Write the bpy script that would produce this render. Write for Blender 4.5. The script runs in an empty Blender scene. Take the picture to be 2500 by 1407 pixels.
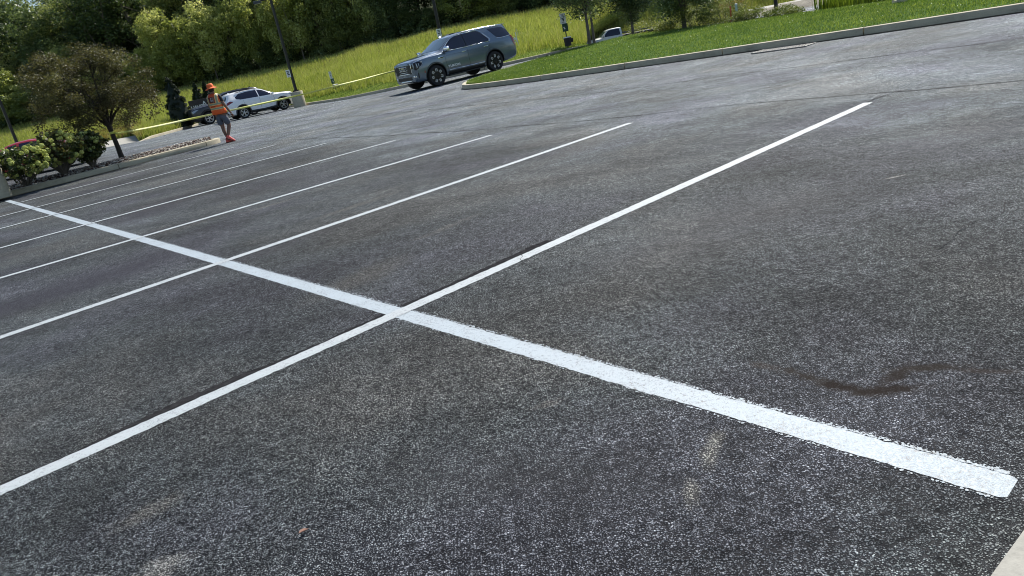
import bpy, bmesh, math, random
import numpy as np
from mathutils import Vector, Matrix
from mathutils.bvhtree import BVHTree
from mathutils.geometry import delaunay_2d_cdt
R = math.radians
random.seed(7)
rng = np.random.default_rng(11)
scene = bpy.context.scene
COL = scene.collection

# ------------------------------------------------------------------ camera
cam_d = bpy.data.cameras.new("camera")
cam = bpy.data.objects.new("camera", cam_d)
COL.objects.link(cam)
cam_d.sensor_width = 36.0
cam_d.lens = 36.0 * 1736.3 / 2500.0
cam_d.clip_start = 0.05
cam_d.clip_end = 2000.0
cam.matrix_world = (Matrix.Translation((0, 0, 1.2876)) @ Matrix.Rotation(R(90 - 18.794), 4, 'X')
                    @ Matrix.Rotation(-0.19725, 4, 'Z'))
scene.camera = cam

# ------------------------------------------------------------------ light
SUN_AZ, SUN_EL = 62.0, 49.0            # azimuth counted from +X towards +Y
world = bpy.data.worlds.new("World")
scene.world = world
world.use_nodes = True
wn = world.node_tree
wn.nodes.clear()
sky = wn.nodes.new('ShaderNodeTexSky')
sky.sky_type = 'NISHITA'
sky.sun_disc = False
sky.sun_elevation = R(SUN_EL)
sky.sun_rotation = R(90 - SUN_AZ)
sky.air_density = 1.0
sky.dust_density = 0.6
bg = wn.nodes.new('ShaderNodeBackground')
bg.inputs['Strength'].default_value = 0.095
wo = wn.nodes.new('ShaderNodeOutputWorld')
wn.links.new(sky.outputs[0], bg.inputs[0])
wn.links.new(bg.outputs[0], wo.inputs[0])
sl = bpy.data.lights.new("sun", 'SUN')
sl.energy = 5.0
sl.angle = R(0.53)
sl.color = (1.0, 0.955, 0.88)
so = bpy.data.objects.new("sun", sl)
COL.objects.link(so)
sd = Vector((math.cos(R(SUN_AZ)) * math.cos(R(SUN_EL)), math.sin(R(SUN_AZ)) * math.cos(R(SUN_EL)), math.sin(R(SUN_EL))))
so.rotation_euler = sd.to_track_quat('Z', 'Y').to_euler()
scene.view_settings.view_transform = 'Standard'
scene.view_settings.look = 'None'
scene.view_settings.gamma = 1.0
scene.view_settings.use_curve_mapping = False
scene.view_settings.exposure = 0.52
scene.render.engine = 'CYCLES'
scene.cycles.filter_width = 1.0
scene.cycles.max_bounces = 8
scene.cycles.transparent_max_bounces = 8
scene.cycles.caustics_reflective = False
scene.cycles.caustics_refractive = False

# ------------------------------------------------------------------ terrain heights
def _sp(s, w): return w * math.log1p(math.exp(-abs(s / w))) + max(s, 0)
def _ss(t):
    t = min(1.0, max(0.0, t))
    return t * t * (3 - 2 * t)
def zt(x, y):
    m = 32 - _sp(32 - y, 2.0)
    s = .83 * (x + 7.2) + .55 * (m - 32)
    z = .03 * _sp(s, 1.5)
    s2 = .8 * (x - 7) + .6 * (y - 37)
    z -= .07 * _sp(s2, 1.5)
    return z - .13 * _ss((y - 32) / 14) * _ss((-x - 2) / 6)

# ------------------------------------------------------------------ materials
MATS = {}
def nodes_mat(name):
    m = bpy.data.materials.new(name)
    m.use_nodes = True
    nt = m.node_tree
    b = nt.nodes['Principled BSDF']
    MATS[name] = m
    return m, nt, b
def N(nt, t, **k):
    n = nt.nodes.new(t)
    for a, v in k.items():
        if a in n.inputs: n.inputs[a].default_value = v
        else: setattr(n, a, v)
    return n
def L(nt, a, b): nt.links.new(a, b)
def ramp(nt, fac, stops):
    r = nt.nodes.new('ShaderNodeValToRGB')
    e = r.color_ramp.elements
    while len(e) < len(stops): e.new(0.5)
    for i, (p, c) in enumerate(stops):
        e[i].position = p
        e[i].color = (c if isinstance(c, tuple) else (c, c, c)) + ((1,) if not isinstance(c, tuple) or len(c) == 3 else ())
    L(nt, fac, r.inputs[0])
    return r
def mixc(nt, fac, a, b, mode='MIX'):
    n = nt.nodes.new('ShaderNodeMix')
    n.data_type = 'RGBA'
    n.blend_type = mode
    for sock, v in ((n.inputs[0], fac), (n.inputs[6], a), (n.inputs[7], b)):
        if isinstance(v, (int, float)): sock.default_value = v
        elif isinstance(v, tuple): sock.default_value = v + (1,) if len(v) == 3 else v
        else: L(nt, v, sock)
    return n.outputs[2]
def math_(nt, op, a, b=0.0, c=None, clamp=False):
    n = nt.nodes.new('ShaderNodeMath')
    n.operation = op
    n.use_clamp = clamp
    for i, v in enumerate((a, b) + ((c,) if c is not None else ())):
        if isinstance(v, (int, float)): n.inputs[i].default_value = v
        else: L(nt, v, n.inputs[i])
    return n.outputs[0]
def pos(nt): return nt.nodes.new('ShaderNodeNewGeometry').outputs['Position']
def mapping(nt, vec, scale=(1, 1, 1), rot=(0, 0, 0), loc=(0, 0, 0)):
    n = nt.nodes.new('ShaderNodeMapping')
    n.inputs['Scale'].default_value = scale
    n.inputs['Rotation'].default_value = rot
    n.inputs['Location'].default_value = loc
    L(nt, vec, n.inputs[0])
    return n.outputs[0]
def noise(nt, vec, scale, detail=3, rough=.55):
    n = nt.nodes.new('ShaderNodeTexNoise')
    n.inputs['Scale'].default_value = scale
    n.inputs['Detail'].default_value = detail
    n.inputs['Roughness'].default_value = rough
    L(nt, vec, n.inputs['Vector'])
    return n.outputs['Fac']
def simple(name, col, rough=.6, metal=0.0, var=.12, vscale=8.0, coat=0.0, spec=.5, bump=0.0):
    m, nt, b = nodes_mat(name)
    tc = nt.nodes.new('ShaderNodeTexCoord').outputs['Object']
    f = noise(nt, tc, vscale, 4)
    r = ramp(nt, f, [(.3, tuple(c * (1 - var) for c in col)), (.7, tuple(min(1, c * (1 + var)) for c in col))])
    L(nt, r.outputs[0], b.inputs['Base Color'])
    b.inputs['Roughness'].default_value = rough
    b.inputs['Metallic'].default_value = metal
    b.inputs['Coat Weight'].default_value = coat
    b.inputs['Coat Roughness'].default_value = .05
    b.inputs['Specular IOR Level'].default_value = spec
    if bump:
        bn = N(nt, 'ShaderNodeBump', Strength=bump, Distance=.01)
        L(nt, noise(nt, tc, vscale * 12, 3), bn.inputs['Height'])
        L(nt, bn.outputs[0], b.inputs['Normal'])
    return m

def blob_mask(nt, P, cx, cy, ang, a, b_, wob=.35, wscale=6.0, soft=.35, seed=0.0):
    """soft ellipse in world metres with a noisy rim (a stain of its own shape)"""
    v = mapping(nt, P, loc=(0, 0, seed))
    sub = nt.nodes.new('ShaderNodeVectorMath'); sub.operation = 'SUBTRACT'
    L(nt, P, sub.inputs[0]); sub.inputs[1].default_value = (cx, cy, 0)
    v2 = nt.nodes.new('ShaderNodeMapping')
    v2.vector_type = 'TEXTURE'
    v2.inputs['Rotation'].default_value = (0, 0, ang)
    v2.inputs['Scale'].default_value = (a, b_, 1000)
    L(nt, sub.outputs[0], v2.inputs[0])
    ln = nt.nodes.new('ShaderNodeVectorMath'); ln.operation = 'LENGTH'
    L(nt, v2.outputs[0], ln.inputs[0])
    nz = noise(nt, v, wscale, 4, .65)
    d = math_(nt, 'ADD', ln.outputs['Value'], math_(nt, 'MULTIPLY', math_(nt, 'SUBTRACT', nz, .5), wob * 4))
    mr = N(nt, 'ShaderNodeMapRange')
    mr.inputs['From Min'].default_value = 1.0
    mr.inputs['From Max'].default_value = 1.0 - soft
    mr.clamp = True
    L(nt, d, mr.inputs['Value'])
    return mr.outputs[0]

def asphalt():
    m, nt, b = nodes_mat('asphalt')
    P = pos(nt)
    # loose stones standing in a dark binder
    wob = noise(nt, P, 38.0, 2)
    va = nt.nodes.new('ShaderNodeTexVoronoi'); va.inputs['Scale'].default_value = 205.0
    va.inputs['Randomness'].default_value = 1.0
    L(nt, P, va.inputs['Vector'])
    vb = nt.nodes.new('ShaderNodeTexVoronoi'); vb.inputs['Scale'].default_value = 112.0
    L(nt, P, vb.inputs['Vector'])
    sa = ramp(nt, va.outputs['Distance'], [(.0, 1.0), (.3, .72), (.62, 0.0)]).outputs[0]
    sb = ramp(nt, vb.outputs['Distance'], [(.0, 1.0), (.25, .75), (.5, 0.0)]).outputs[0]
    cellr = nt.nodes.new('ShaderNodeSeparateColor'); L(nt, va.outputs['Color'], cellr.inputs[0])
    cellb = nt.nodes.new('ShaderNodeSeparateColor'); L(nt, vb.outputs['Color'], cellb.inputs[0])
    pick = math_(nt, 'GREATER_THAN', cellb.outputs[0], .55)
    h = math_(nt, 'MAXIMUM', math_(nt, 'MULTIPLY', sa, math_(nt, 'ADD', math_(nt, 'MULTIPLY', cellr.outputs[1], .7), .25)),
              math_(nt, 'MULTIPLY', math_(nt, 'MULTIPLY', sb, pick), .95))
    h2 = math_(nt, 'ADD', math_(nt, 'MULTIPLY', h, .8), math_(nt, 'MULTIPLY', wob, .35))
    stone = ramp(nt, cellr.outputs[0], [(0.0, (.048, .050, .054)), (.4, (.10, .104, .108)), (.75, (.16, .166, .168)), (.92, (.225, .23, .228)), (1.0, (.28, .28, .275))]).outputs[0]
    col = mixc(nt, ramp(nt, h2, [(.28, 0.0), (.46, .55), (.66, 1.0)]).outputs[0], (.0085, .0088, .0105), stone)
    # coarse grain that still reads from farther off
    gr_ = noise(nt, P, 17.0, 9, .92)
    col = mixc(nt, 1.0, col, ramp(nt, gr_, [(.36, .45), (.5, 1.0), (.62, 1.75)]).outputs[0], 'MULTIPLY')
    g2 = noise(nt, mapping(nt, P, loc=(3, 1, 0)), 5.0, 10, .95)
    col = mixc(nt, 1.0, col, ramp(nt, g2, [(.38, .65), (.5, 1.0), (.6, 1.4)]).outputs[0], 'MULTIPLY')
    # broad wear: patches, paving streaks, polished wheel ways
    st = mapping(nt, P, scale=(.22, 1.5, 1), rot=(0, 0, R(20)))
    n1 = noise(nt, st, 1.0, 5, .6)
    n2 = noise(nt, mapping(nt, P, loc=(7, 3, 0)), .45, 5, .62)
    n3 = noise(nt, mapping(nt, P, loc=(1, 9, 0)), 2.6, 5, .65)
    w = math_(nt, 'ADD', math_(nt, 'ADD', math_(nt, 'MULTIPLY', n1, .32), math_(nt, 'MULTIPLY', n2, .6)), math_(nt, 'MULTIPLY', n3, .35))
    wr = ramp(nt, w, [(.475, .58), (.625, 1.08), (.785, 1.9)]).outputs[0]
    col = mixc(nt, 1.0, col, wr, 'MULTIPLY')
    # far sheen painted into the colour: asphalt lightened past the stall ends
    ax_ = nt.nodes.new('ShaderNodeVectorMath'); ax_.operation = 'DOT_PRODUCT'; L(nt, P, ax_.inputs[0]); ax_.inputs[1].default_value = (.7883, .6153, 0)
    aisle_sheen = N(nt, 'ShaderNodeMapRange'); aisle_sheen.inputs['From Min'].default_value = 6.2; aisle_sheen.inputs['From Max'].default_value = 9.0
    L(nt, math_(nt, 'ADD', ax_.outputs['Value'], math_(nt, 'MULTIPLY', n2, 2.0)), aisle_sheen.inputs['Value'])
    col = mixc(nt, 1.0, col, mixc(nt, aisle_sheen.outputs[0], (1.0, 1.0, 1.0), (2.05, 2.12, 2.18)), 'MULTIPLY')
    tint = ramp(nt, noise(nt, mapping(nt, P, loc=(31, 5, 0)), .55, 3), [(.36, (.94, .97, 1.10)), (.5, (.95, 1.05, 1.06)), (.64, (1.05, 1.06, .99))]).outputs[0]
    col = mixc(nt, 1.0, col, tint, 'MULTIPLY')
    stains = [  # cx, cy, angle, half length, half width, colour, strength, fill
        (.86, 2.34, -.9, .11, .032, (.045, .037, .032), .6), (.95, 2.22, -1.1, .13, .040, (.028, .024, .021), .85), (1.04, 2.08, -.8, .14, .046, (.022, .018, .016), .95),
        (1.14, 2.02, -.2, .14, .042, (.022, .018, .016), .95), (1.22, 2.10, .5, .13, .036, (.024, .020, .018), .9), (1.34, 2.10, -.3, .16, .032, (.028, .024, .021), .855), (1.46, 2.02, -.5, .12, .022, (.040, .032, .028), .6), (.50, 1.88, 1.1, .13, .035, (.42, .41, .36), .55),
        (.385, 1.70, 1.2, .09, .03, (.42, .41, .36), .55), (-1.2, 1.85, .1, .10, .07, (.40, .40, .37), .5),
        (.05, 2.38, .2, .10, .03, (.24, .22, .20), .45), (-1.40, 2.18, .6, .16, .07, (.26, .25, .22), .4),
        (-3.75, 6.2, .75, 1.5, .55, (.026, .025, .034), .8), (-4.9, 10.5, 1.2, 1.3, .8, (.028, .027, .034), .8), (-6.2, 8.3, .9, 1.0, .35, (.03, .03, .036), .7), (-4.4, 8.0, .65, 2.2, .12, (.03, .03, .036), .6), (-3.6, 4.9, .7, 1.6, .10, (.03, .03, .035), .5), (1.2, 8.4, .9, 1.2, .35, (.17, .165, .15), .35), (-1.4, 7.4, .7, .7, .12, (.24, .23, .20), .4), (-2.6, 8.6, .6, .5, .07, (.26, .25, .22), .45), (-.4, 5.6, .75, .45, .07, (.22, .21, .19), .4),
        (-3.3, 10.2, .6, .9, .5, (.035, .033, .037), .5), (-2.4, 5.7, .7, 1.6, .22, (.033, .031, .036), .45),
        (-1.0, 4.6, .9, .55, .22, (.16, .145, .12), .35), (2.58, 4.47, .1, .09, .02, (.45, .45, .42), .7),
        (1.6, 4.3, .5, 1.4, .5, (.040, .039, .045), .45), (-7.3, 22.2, 1.0, 1.2, .45, (.035, .035, .043), .5),
        (3.6, 5.2, .2, .9, .5, (.038, .037, .045), .45), (-.2, 2.0, -.4, .7, .3, (.034, .034, .038), .35)]
    smooth = None
    for i, (cx, cy, an, a, bb, c, s) in enumerate(stains):
        k = blob_mask(nt, P, cx, cy, an, a, bb, .50 if a < .5 else .34, 11.0 if a < .5 else 1.6, .6 if i < 7 else .7, i * 3.1)
        kk = math_(nt, 'MULTIPLY', k, s)
        if c[0] > .1:   # chalky scuffs sit on the stones only
            kk = math_(nt, 'MULTIPLY', kk, ramp(nt, h2, [(.3, .15), (.6, 1.6)]).outputs[0], clamp=True)
        elif i < 7:
            smooth = kk if smooth is None else math_(nt, 'MAXIMUM', smooth, kk)
        col = mixc(nt, kk, col, c)
    L(nt, col, b.inputs['Base Color'])
    b.inputs['Roughness'].default_value = .55
    L(nt, ramp(nt, n2, [(.35, .74), (.7, .60)]).outputs[0], b.inputs['Roughness'])
    L(nt, math_(nt, 'MULTIPLY', ramp(nt, h2, [(.30, .10), (.7, .55)]).outputs[0], ramp(nt, gr_, [(.38, .35), (.62, 1.5)]).outputs[0]), b.inputs['Specular IOR Level'])
    spl = b.inputs['Specular IOR Level'].links[0].from_socket
    L(nt, math_(nt, 'MULTIPLY', spl, math_(nt, 'SUBTRACT', 1.0, math_(nt, 'MULTIPLY', smooth, 1.0, None, True), None, True)), b.inputs['Specular IOR Level'])
    hh = math_(nt, 'MULTIPLY', h2, math_(nt, 'SUBTRACT', 1.0, math_(nt, 'MULTIPLY', smooth, .75)))
    bn = N(nt, 'ShaderNodeBump', Strength=1.0, Distance=.008)
    L(nt, hh, bn.inputs['Height'])
    L(nt, bn.outputs[0], b.inputs['Normal'])
    return m

def paint_mat(name, base, thin):
    m, nt, b = nodes_mat(name)
    P = pos(nt)
    va = nt.nodes.new('ShaderNodeTexVoronoi'); va.inputs['Scale'].default_value = 205.0
    L(nt, P, va.inputs['Vector'])
    h = ramp(nt, va.outputs['Distance'], [(.08, 1.0), (.55, 0.0)]).outputs[0]
    nz = noise(nt, P, 60.0, 6, .8)
    n2 = noise(nt, P, 7.0, 3)
    pit = math_(nt, 'ADD', math_(nt, 'MULTIPLY', h, .32), math_(nt, 'ADD', math_(nt, 'MULTIPLY', nz, .9), math_(nt, 'MULTIPLY', n2, .25)))
    col = ramp(nt, pit, [(thin, (.16, .17, .18)), (thin + .06, tuple(c * .9 for c in base)), (thin + .22, base)]).outputs[0]
    L(nt, col, b.inputs['Base Color'])
    b.inputs['Roughness'].default_value = .55
    bn = N(nt, 'ShaderNodeBump', Strength=.5, Distance=.002)
    L(nt, math_(nt, 'ADD', h, math_(nt, 'MULTIPLY', nz, .6)), bn.inputs['Height'])
    L(nt, bn.outputs[0], b.inputs['Normal'])
    return m

def concrete(name, base):
    m, nt, b = nodes_mat(name)
    P = pos(nt)
    a = noise(nt, P, 1.6, 5, .65)
    c = noise(nt, P, 60.0, 3, .7)
    d = noise(nt, mapping(nt, P, scale=(1, 1, 5)), 3.5, 5, .7)
    f = math_(nt, 'ADD', math_(nt, 'MULTIPLY', a, .4), math_(nt, 'ADD', math_(nt, 'MULTIPLY', c, .25), math_(nt, 'MULTIPLY', d, .35)))
    col = ramp(nt, f, [(.32, tuple(x * .42 for x in base)), (.45, tuple(x * .85 for x in base)), (.62, tuple(x * 1.15 for x in base))]).outputs[0]
    L(nt, col, b.inputs['Base Color'])
    b.inputs['Roughness'].default_value = .85
    bn = N(nt, 'ShaderNodeBump', Strength=.4, Distance=.004)
    L(nt, c, bn.inputs['Height'])
    L(nt, bn.outputs[0], b.inputs['Normal'])
    return m

def leaf_mat(name, c0, c1, c2, trans=.45, rough=.5, patch=.25, spec=.4):
    """leaves: reflectance varies leaf by leaf and clump by clump, part of the light passes through"""
    m = bpy.data.materials.new(name)
    m.use_nodes = True
    nt = m.node_tree
    nt.nodes.clear()
    at = nt.nodes.new('ShaderNodeAttribute'); at.attribute_name = 'lv'
    oi = nt.nodes.new('ShaderNodeObjectInfo')
    cl = noise(nt, pos(nt), patch, 2)
    f = math_(nt, 'ADD', math_(nt, 'MULTIPLY', at.outputs['Fac'], .5),
              math_(nt, 'ADD', math_(nt, 'MULTIPLY', cl, .45), math_(nt, 'MULTIPLY', oi.outputs['Random'], .22)))
    col = ramp(nt, f, [(.25, c0), (.55, c1), (.9, c2)]).outputs[0]
    pb = nt.nodes.new('ShaderNodeBsdfPrincipled')
    pb.inputs['Roughness'].default_value = rough
    pb.inputs['Specular IOR Level'].default_value = spec
    L(nt, col, pb.inputs['Base Color'])
    tr = nt.nodes.new('ShaderNodeBsdfTranslucent')
    L(nt, mixc(nt, 1.0, col, (1.15, 1.1, .75), 'MULTIPLY'), tr.inputs[0])
    mx = nt.nodes.new('ShaderNodeMixShader')
    mx.inputs[0].default_value = trans
    L(nt, pb.outputs[0], mx.inputs[1]); L(nt, tr.outputs[0], mx.inputs[2])
    o = nt.nodes.new('ShaderNodeOutputMaterial')
    L(nt, mx.outputs[0], o.inputs[0])
    return m

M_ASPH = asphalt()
M_PAINT = paint_mat('road_paint_wide', (.335, .39, .43), .50)
M_PAINT2 = paint_mat('road_paint_narrow', (.38, .415, .435), .49)
M_CONC = concrete('kerb_concrete', (.44, .395, .285))
M_WALK = concrete('pale_concrete', (.34, .33, .29))
M_SEAL = simple('black_sealer', (.028, .028, .030), .7, var=.4, vscale=30, bump=.3, spec=.0)
M_SEAM = simple('joint_tar', (.022, .022, .024), .8, var=.4, vscale=6, spec=.1)
def ground_mat(name, stops, scale=.8, bumps=.6, fine=40.0):
    m, nt, b = nodes_mat(name)
    P = pos(nt)
    a = noise(nt, P, scale, 5, .65); c = noise(nt, P, fine, 3, .7)
    f = math_(nt, 'ADD', math_(nt, 'MULTIPLY', a, .6), math_(nt, 'MULTIPLY', c, .4))
    L(nt, ramp(nt, f, stops).outputs[0], b.inputs['Base Color'])
    b.inputs['Roughness'].default_value = .95; b.inputs['Specular IOR Level'].default_value = .08
    bn = N(nt, 'ShaderNodeBump', Strength=bumps, Distance=.03)
    L(nt, c, bn.inputs['Height']); L(nt, bn.outputs[0], b.inputs['Normal'])
    return m
M_LAWN = ground_mat('lawn_soil', [(.35, (.035, .070, .010)), (.55, (.06, .12, .014)), (.7, (.09, .15, .02))], 1.2, .8, 55)
M_FIELD = ground_mat('meadow_soil', [(.35, (.09, .12, .025)), (.55, (.16, .20, .04)), (.7, (.22, .24, .06))], .5, .8, 9)
M_FOREST = ground_mat('forest_floor', [(.35, (.012, .018, .006)), (.6, (.03, .04, .012))], .5)
M_DIRT = ground_mat('gravel_dirt', [(.3, (.12, .11, .09)), (.5, (.24, .22, .18)), (.7, (.38, .36, .30))], 1.5, 1.0, 14)
M_MULCH = ground_mat('mulch_soil', [(.35, (.025, .016, .012)), (.6, (.07, .045, .035))], 3, 1.0, 40)
M_BARK = simple('bark_dark', (.035, .028, .022), .85, var=.35, vscale=9, bump=.8)
M_BARK2 = simple('bark_grey', (.11, .095, .075), .85, var=.3, vscale=7, bump=.8)
M_GRASS_T = leaf_mat('tall_grass', (.18, .23, .04), (.31, .37, .065), (.50, .52, .18), .3, .6, .12, .2)
M_GRASS_D = leaf_mat('dry_grass', (.13, .10, .03), (.28, .22, .07), (.42, .36, .14), .3, .7, .6, .2)
M_GRASS_L = leaf_mat('lawn_grass', (.040, .085, .014), (.10, .18, .028), (.31, .39, .09), .35, .5, .8, .3)
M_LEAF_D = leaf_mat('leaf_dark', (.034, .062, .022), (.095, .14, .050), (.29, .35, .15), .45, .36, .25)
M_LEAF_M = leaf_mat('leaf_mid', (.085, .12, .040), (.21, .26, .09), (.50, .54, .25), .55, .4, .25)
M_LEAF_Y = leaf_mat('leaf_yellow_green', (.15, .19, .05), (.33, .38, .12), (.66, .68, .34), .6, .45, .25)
M_LEAF_C = leaf_mat('leaf_conifer', (.006, .014, .005), (.011, .024, .008), (.022, .042, .012), .15, .6, .6)
M_LEAF_R = leaf_mat('leaf_bronze', (.038, .022, .012), (.060, .055, .020), (.15, .155, .06), .4, .5, .5, .35)
M_LEAF_H = leaf_mat('leaf_hydrangea', (.026, .046, .014), (.06, .085, .024), (.11, .075, .035), .35, .45, 1.2)
M_BLOOM = leaf_mat('hydrangea_bloom', (.32, .38, .11), (.46, .52, .17), (.62, .64, .28), .3, .7, 2.0, .1)

# ------------------------------------------------------------------ object helpers
def tag(o, label=None, cat=None, group=None, kind=None):
    if label: o['label'] = label
    if cat: o['category'] = cat
    if group: o['group'] = group
    if kind: o['kind'] = kind
    return o
def empty(name, loc, rz=0.0):
    o = bpy.data.objects.new(name, None)
    COL.objects.link(o)
    o.location = loc
    o.rotation_euler = (0, 0, rz)
    return o
def link_mesh(name, me, mat, parent=None, smooth=None):
    if mat is not None and len(me.materials) == 0: me.materials.append(mat)
    if smooth is not None: shade(me, smooth)
    o = bpy.data.objects.new(name, me)
    COL.objects.link(o)
    if parent is not None: o.parent = parent
    return o
def shade(me, ang=35):
    bm = bmesh.new(); bm.from_mesh(me)
    for f in bm.faces: f.smooth = True
    for e in bm.edges:
        e.smooth = not (len(e.link_faces) == 2 and e.calc_face_angle(0) > R(ang))
    bm.to_mesh(me); bm.free()
def from_arrays(name, V, F, mat, parent=None, attr=None, smooth=None):
    """V (n,3); F (m,k) with every face of k corners"""
    V = np.asarray(V, np.float32); F = np.asarray(F, np.int32)
    me = bpy.data.meshes.new(name)
    me.vertices.add(len(V)); me.vertices.foreach_set('co', V.ravel())
    k = F.shape[1]
    me.loops.add(F.size); me.loops.foreach_set('vertex_index', F.ravel())
    me.polygons.add(len(F)); me.polygons.foreach_set('loop_start', np.arange(0, F.size, k, dtype=np.int32))
    me.polygons.foreach_set('loop_total', np.full(len(F), k, np.int32))
    if attr is not None:
        a = me.attributes.new('lv', 'FLOAT', 'FACE'); a.data.foreach_set('value', np.asarray(attr, np.float32))
    me.update(calc_edges=True)
    return link_mesh(name, me, mat, parent, smooth)

class MB:
    """collects shapes into one mesh"""
    def __init__(s): s.v = []; s.f = []
    def add(s, vs, fs):
        o = len(s.v); s.v += [tuple(v) for v in vs]; s.f += [tuple(i + o for i in f) for f in fs]; return s
    def box(s, c, size, rot=None, bev=0.0):
        hx, hy, hz = (d / 2 for d in size)
        bm = bmesh.new(); bmesh.ops.create_cube(bm, size=1.0)
        for v in bm.verts: v.co = Vector((v.co.x * size[0], v.co.y * size[1], v.co.z * size[2]))
        if bev > 0: bmesh.ops.bevel(bm, geom=list(bm.edges), offset=bev, segments=2, affect='EDGES', profile=.6)
        M = (rot.to_4x4() if rot is not None else Matrix.Identity(4)); M.translation = Vector(c)
        bm.verts.index_update()
        s.add([M @ v.co for v in bm.verts], [[v.index for v in f.verts] for f in bm.faces]); bm.free(); return s
    def tube(s, pts, rad, n=8, cap=True, flat=1.0):
        pts = [Vector(p) for p in pts]
        if isinstance(rad, (int, float)): rad = [rad] * len(pts)
        rings = []; up = Vector((0, 0, 1)); prev = None
        for i, p in enumerate(pts):
            t = (pts[min(i + 1, len(pts) - 1)] - pts[max(i - 1, 0)])
            t = t.normalized() if t.length > 1e-9 else Vector((0, 0, 1))
            a = (prev - t * prev.dot(t)) if prev is not None else (up.cross(t) if abs(t.z) < .95 else Vector((1, 0, 0)).cross(t))
            if a.length < 1e-6: a = t.orthogonal()
            a.normalize(); prev = a; b = t.cross(a)
            rings.append([p + (a * math.cos(2 * math.pi * k / n) + b * math.sin(2 * math.pi * k / n) * flat) * rad[i] for k in range(n)])
        vs = [v for r in rings for v in r]; fs = []
        for i in range(len(pts) - 1):
            for k in range(n):
                a0 = i * n + k; a1 = i * n + (k + 1) % n
                fs.append((a0, a1, a1 + n, a0 + n))
        if cap: fs.append(tuple(range(n))[::-1]); fs.append(tuple((len(pts) - 1) * n + k for k in range(n)))
        return s.add(vs, fs)
    def lathe(s, prof, n=24, M=None):
        """prof: (r, h) about the local Z axis"""
        M = M or Matrix.Identity(4); vs = []; fs = []
        for r, h in prof:
            for k in range(n): vs.append(M @ Vector((r * math.cos(2 * math.pi * k / n), r * math.sin(2 * math.pi * k / n), h)))
        for i in range(len(prof) - 1):
            for k in range(n):
                a0 = i * n + k; a1 = i * n + (k + 1) % n
                fs.append((a0, a1, a1 + n, a0 + n))
        fs.append(tuple(range(n))[::-1]); fs.append(tuple((len(prof) - 1) * n + k for k in range(n)))
        return s.add(vs, fs)
    def prism(s, poly, z0, z1, M=None):
        M = M or Matrix.Identity(4); n = len(poly)
        vs = [M @ Vector((p[0], p[1], z0)) for p in poly] + [M @ Vector((p[0], p[1], z1)) for p in poly]
        fs = [tuple(range(n))[::-1], tuple(range(n, 2 * n))] + [(i, (i + 1) % n, (i + 1) % n + n, i + n) for i in range(n)]
        return s.add(vs, fs)
    def ball(s, c, r, sub=2, sc=(1, 1, 1)):
        bm = bmesh.new(); bmesh.ops.create_icosphere(bm, subdivisions=sub, radius=r); bm.verts.index_update()
        s.add([(v.co.x * sc[0] + c[0], v.co.y * sc[1] + c[1], v.co.z * sc[2] + c[2]) for v in bm.verts],
              [[v.index for v in f.verts] for f in bm.faces]); bm.free(); return s
    def build(s, name, mat, parent=None, smooth=None):
        me = bpy.data.meshes.new(name); me.from_pydata(s.v, [], s.f); me.update()
        return link_mesh(name, me, mat, parent, smooth)

def text_mesh(txt, size, depth=.004, bold=.0):
    cu = bpy.data.curves.new('letters', 'FONT'); cu.body = txt; cu.size = size; cu.extrude = depth; cu.align_x = 'CENTER'; cu.align_y = 'CENTER'
    cu.offset = bold; cu.resolution_u = 3
    o = bpy.data.objects.new('letters', cu); COL.objects.link(o)
    dg = bpy.context.evaluated_depsgraph_get()
    me = bpy.data.meshes.new_from_object(o.evaluated_get(dg))
    bpy.data.objects.remove(o); bpy.data.curves.remove(cu)
    me.materials.clear()
    return me
def text_obj(name, txt, size, M, mat, parent, bold=0.0, depth=.004):
    me = text_mesh(txt, size, depth, bold); me.transform(M)
    return link_mesh(name, me, mat, parent)

def densify(pl, step):
    out = [pl[0]]
    for a, b in zip(pl[:-1], pl[1:]):
        n = max(1, int(math.dist(a, b) / step))
        out += [tuple(a[j] + (b[j] - a[j]) * (i + 1) / n for j in range(len(a))) for i in range(n)]
    return out
def smooth_pl(pl, it=2):
    for _ in range(it):
        o = [pl[0]]
        for a, b in zip(pl[:-1], pl[1:]):
            o.append(tuple(.75 * x + .25 * y for x, y in zip(a, b))); o.append(tuple(.25 * x + .75 * y for x, y in zip(a, b)))
        o.append(pl[-1]); pl = o
    return pl
def resample(pl, n):
    d = [0]
    for a, b in zip(pl[:-1], pl[1:]): d.append(d[-1] + math.dist(a, b))
    out = []
    for t in np.linspace(0, d[-1], n): out.append(tuple(float(np.interp(t, d, [p[j] for p in pl])) for j in range(len(pl[0]))))
    return out

# ------------------------------------------------------------------ the lot
def grid_sheet(name, xs, ys, zf, mat, kind='structure'):
    V = [(x, y, zf(x, y)) for y in ys for x in xs]; nx = len(xs)
    F = [(j * nx + i, j * nx + i + 1, (j + 1) * nx + i + 1, (j + 1) * nx + i) for j in range(len(ys) - 1) for i in range(nx - 1)]
    o = from_arrays(name, V, F, mat, smooth=80); return tag(o, kind=kind)
xs = np.concatenate([np.arange(-90, -24, 3.0), np.arange(-24, 26, .5), np.arange(26, 60, 3.0)])
ys = np.concatenate([np.arange(-40, -2, 2.0), np.arange(-2, 62, .5), np.arange(62, 80, 2.0)])
tag(grid_sheet('parking_lot', xs, ys, zt, M_ASPH), 'dark weathered asphalt of the parking lot')

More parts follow.
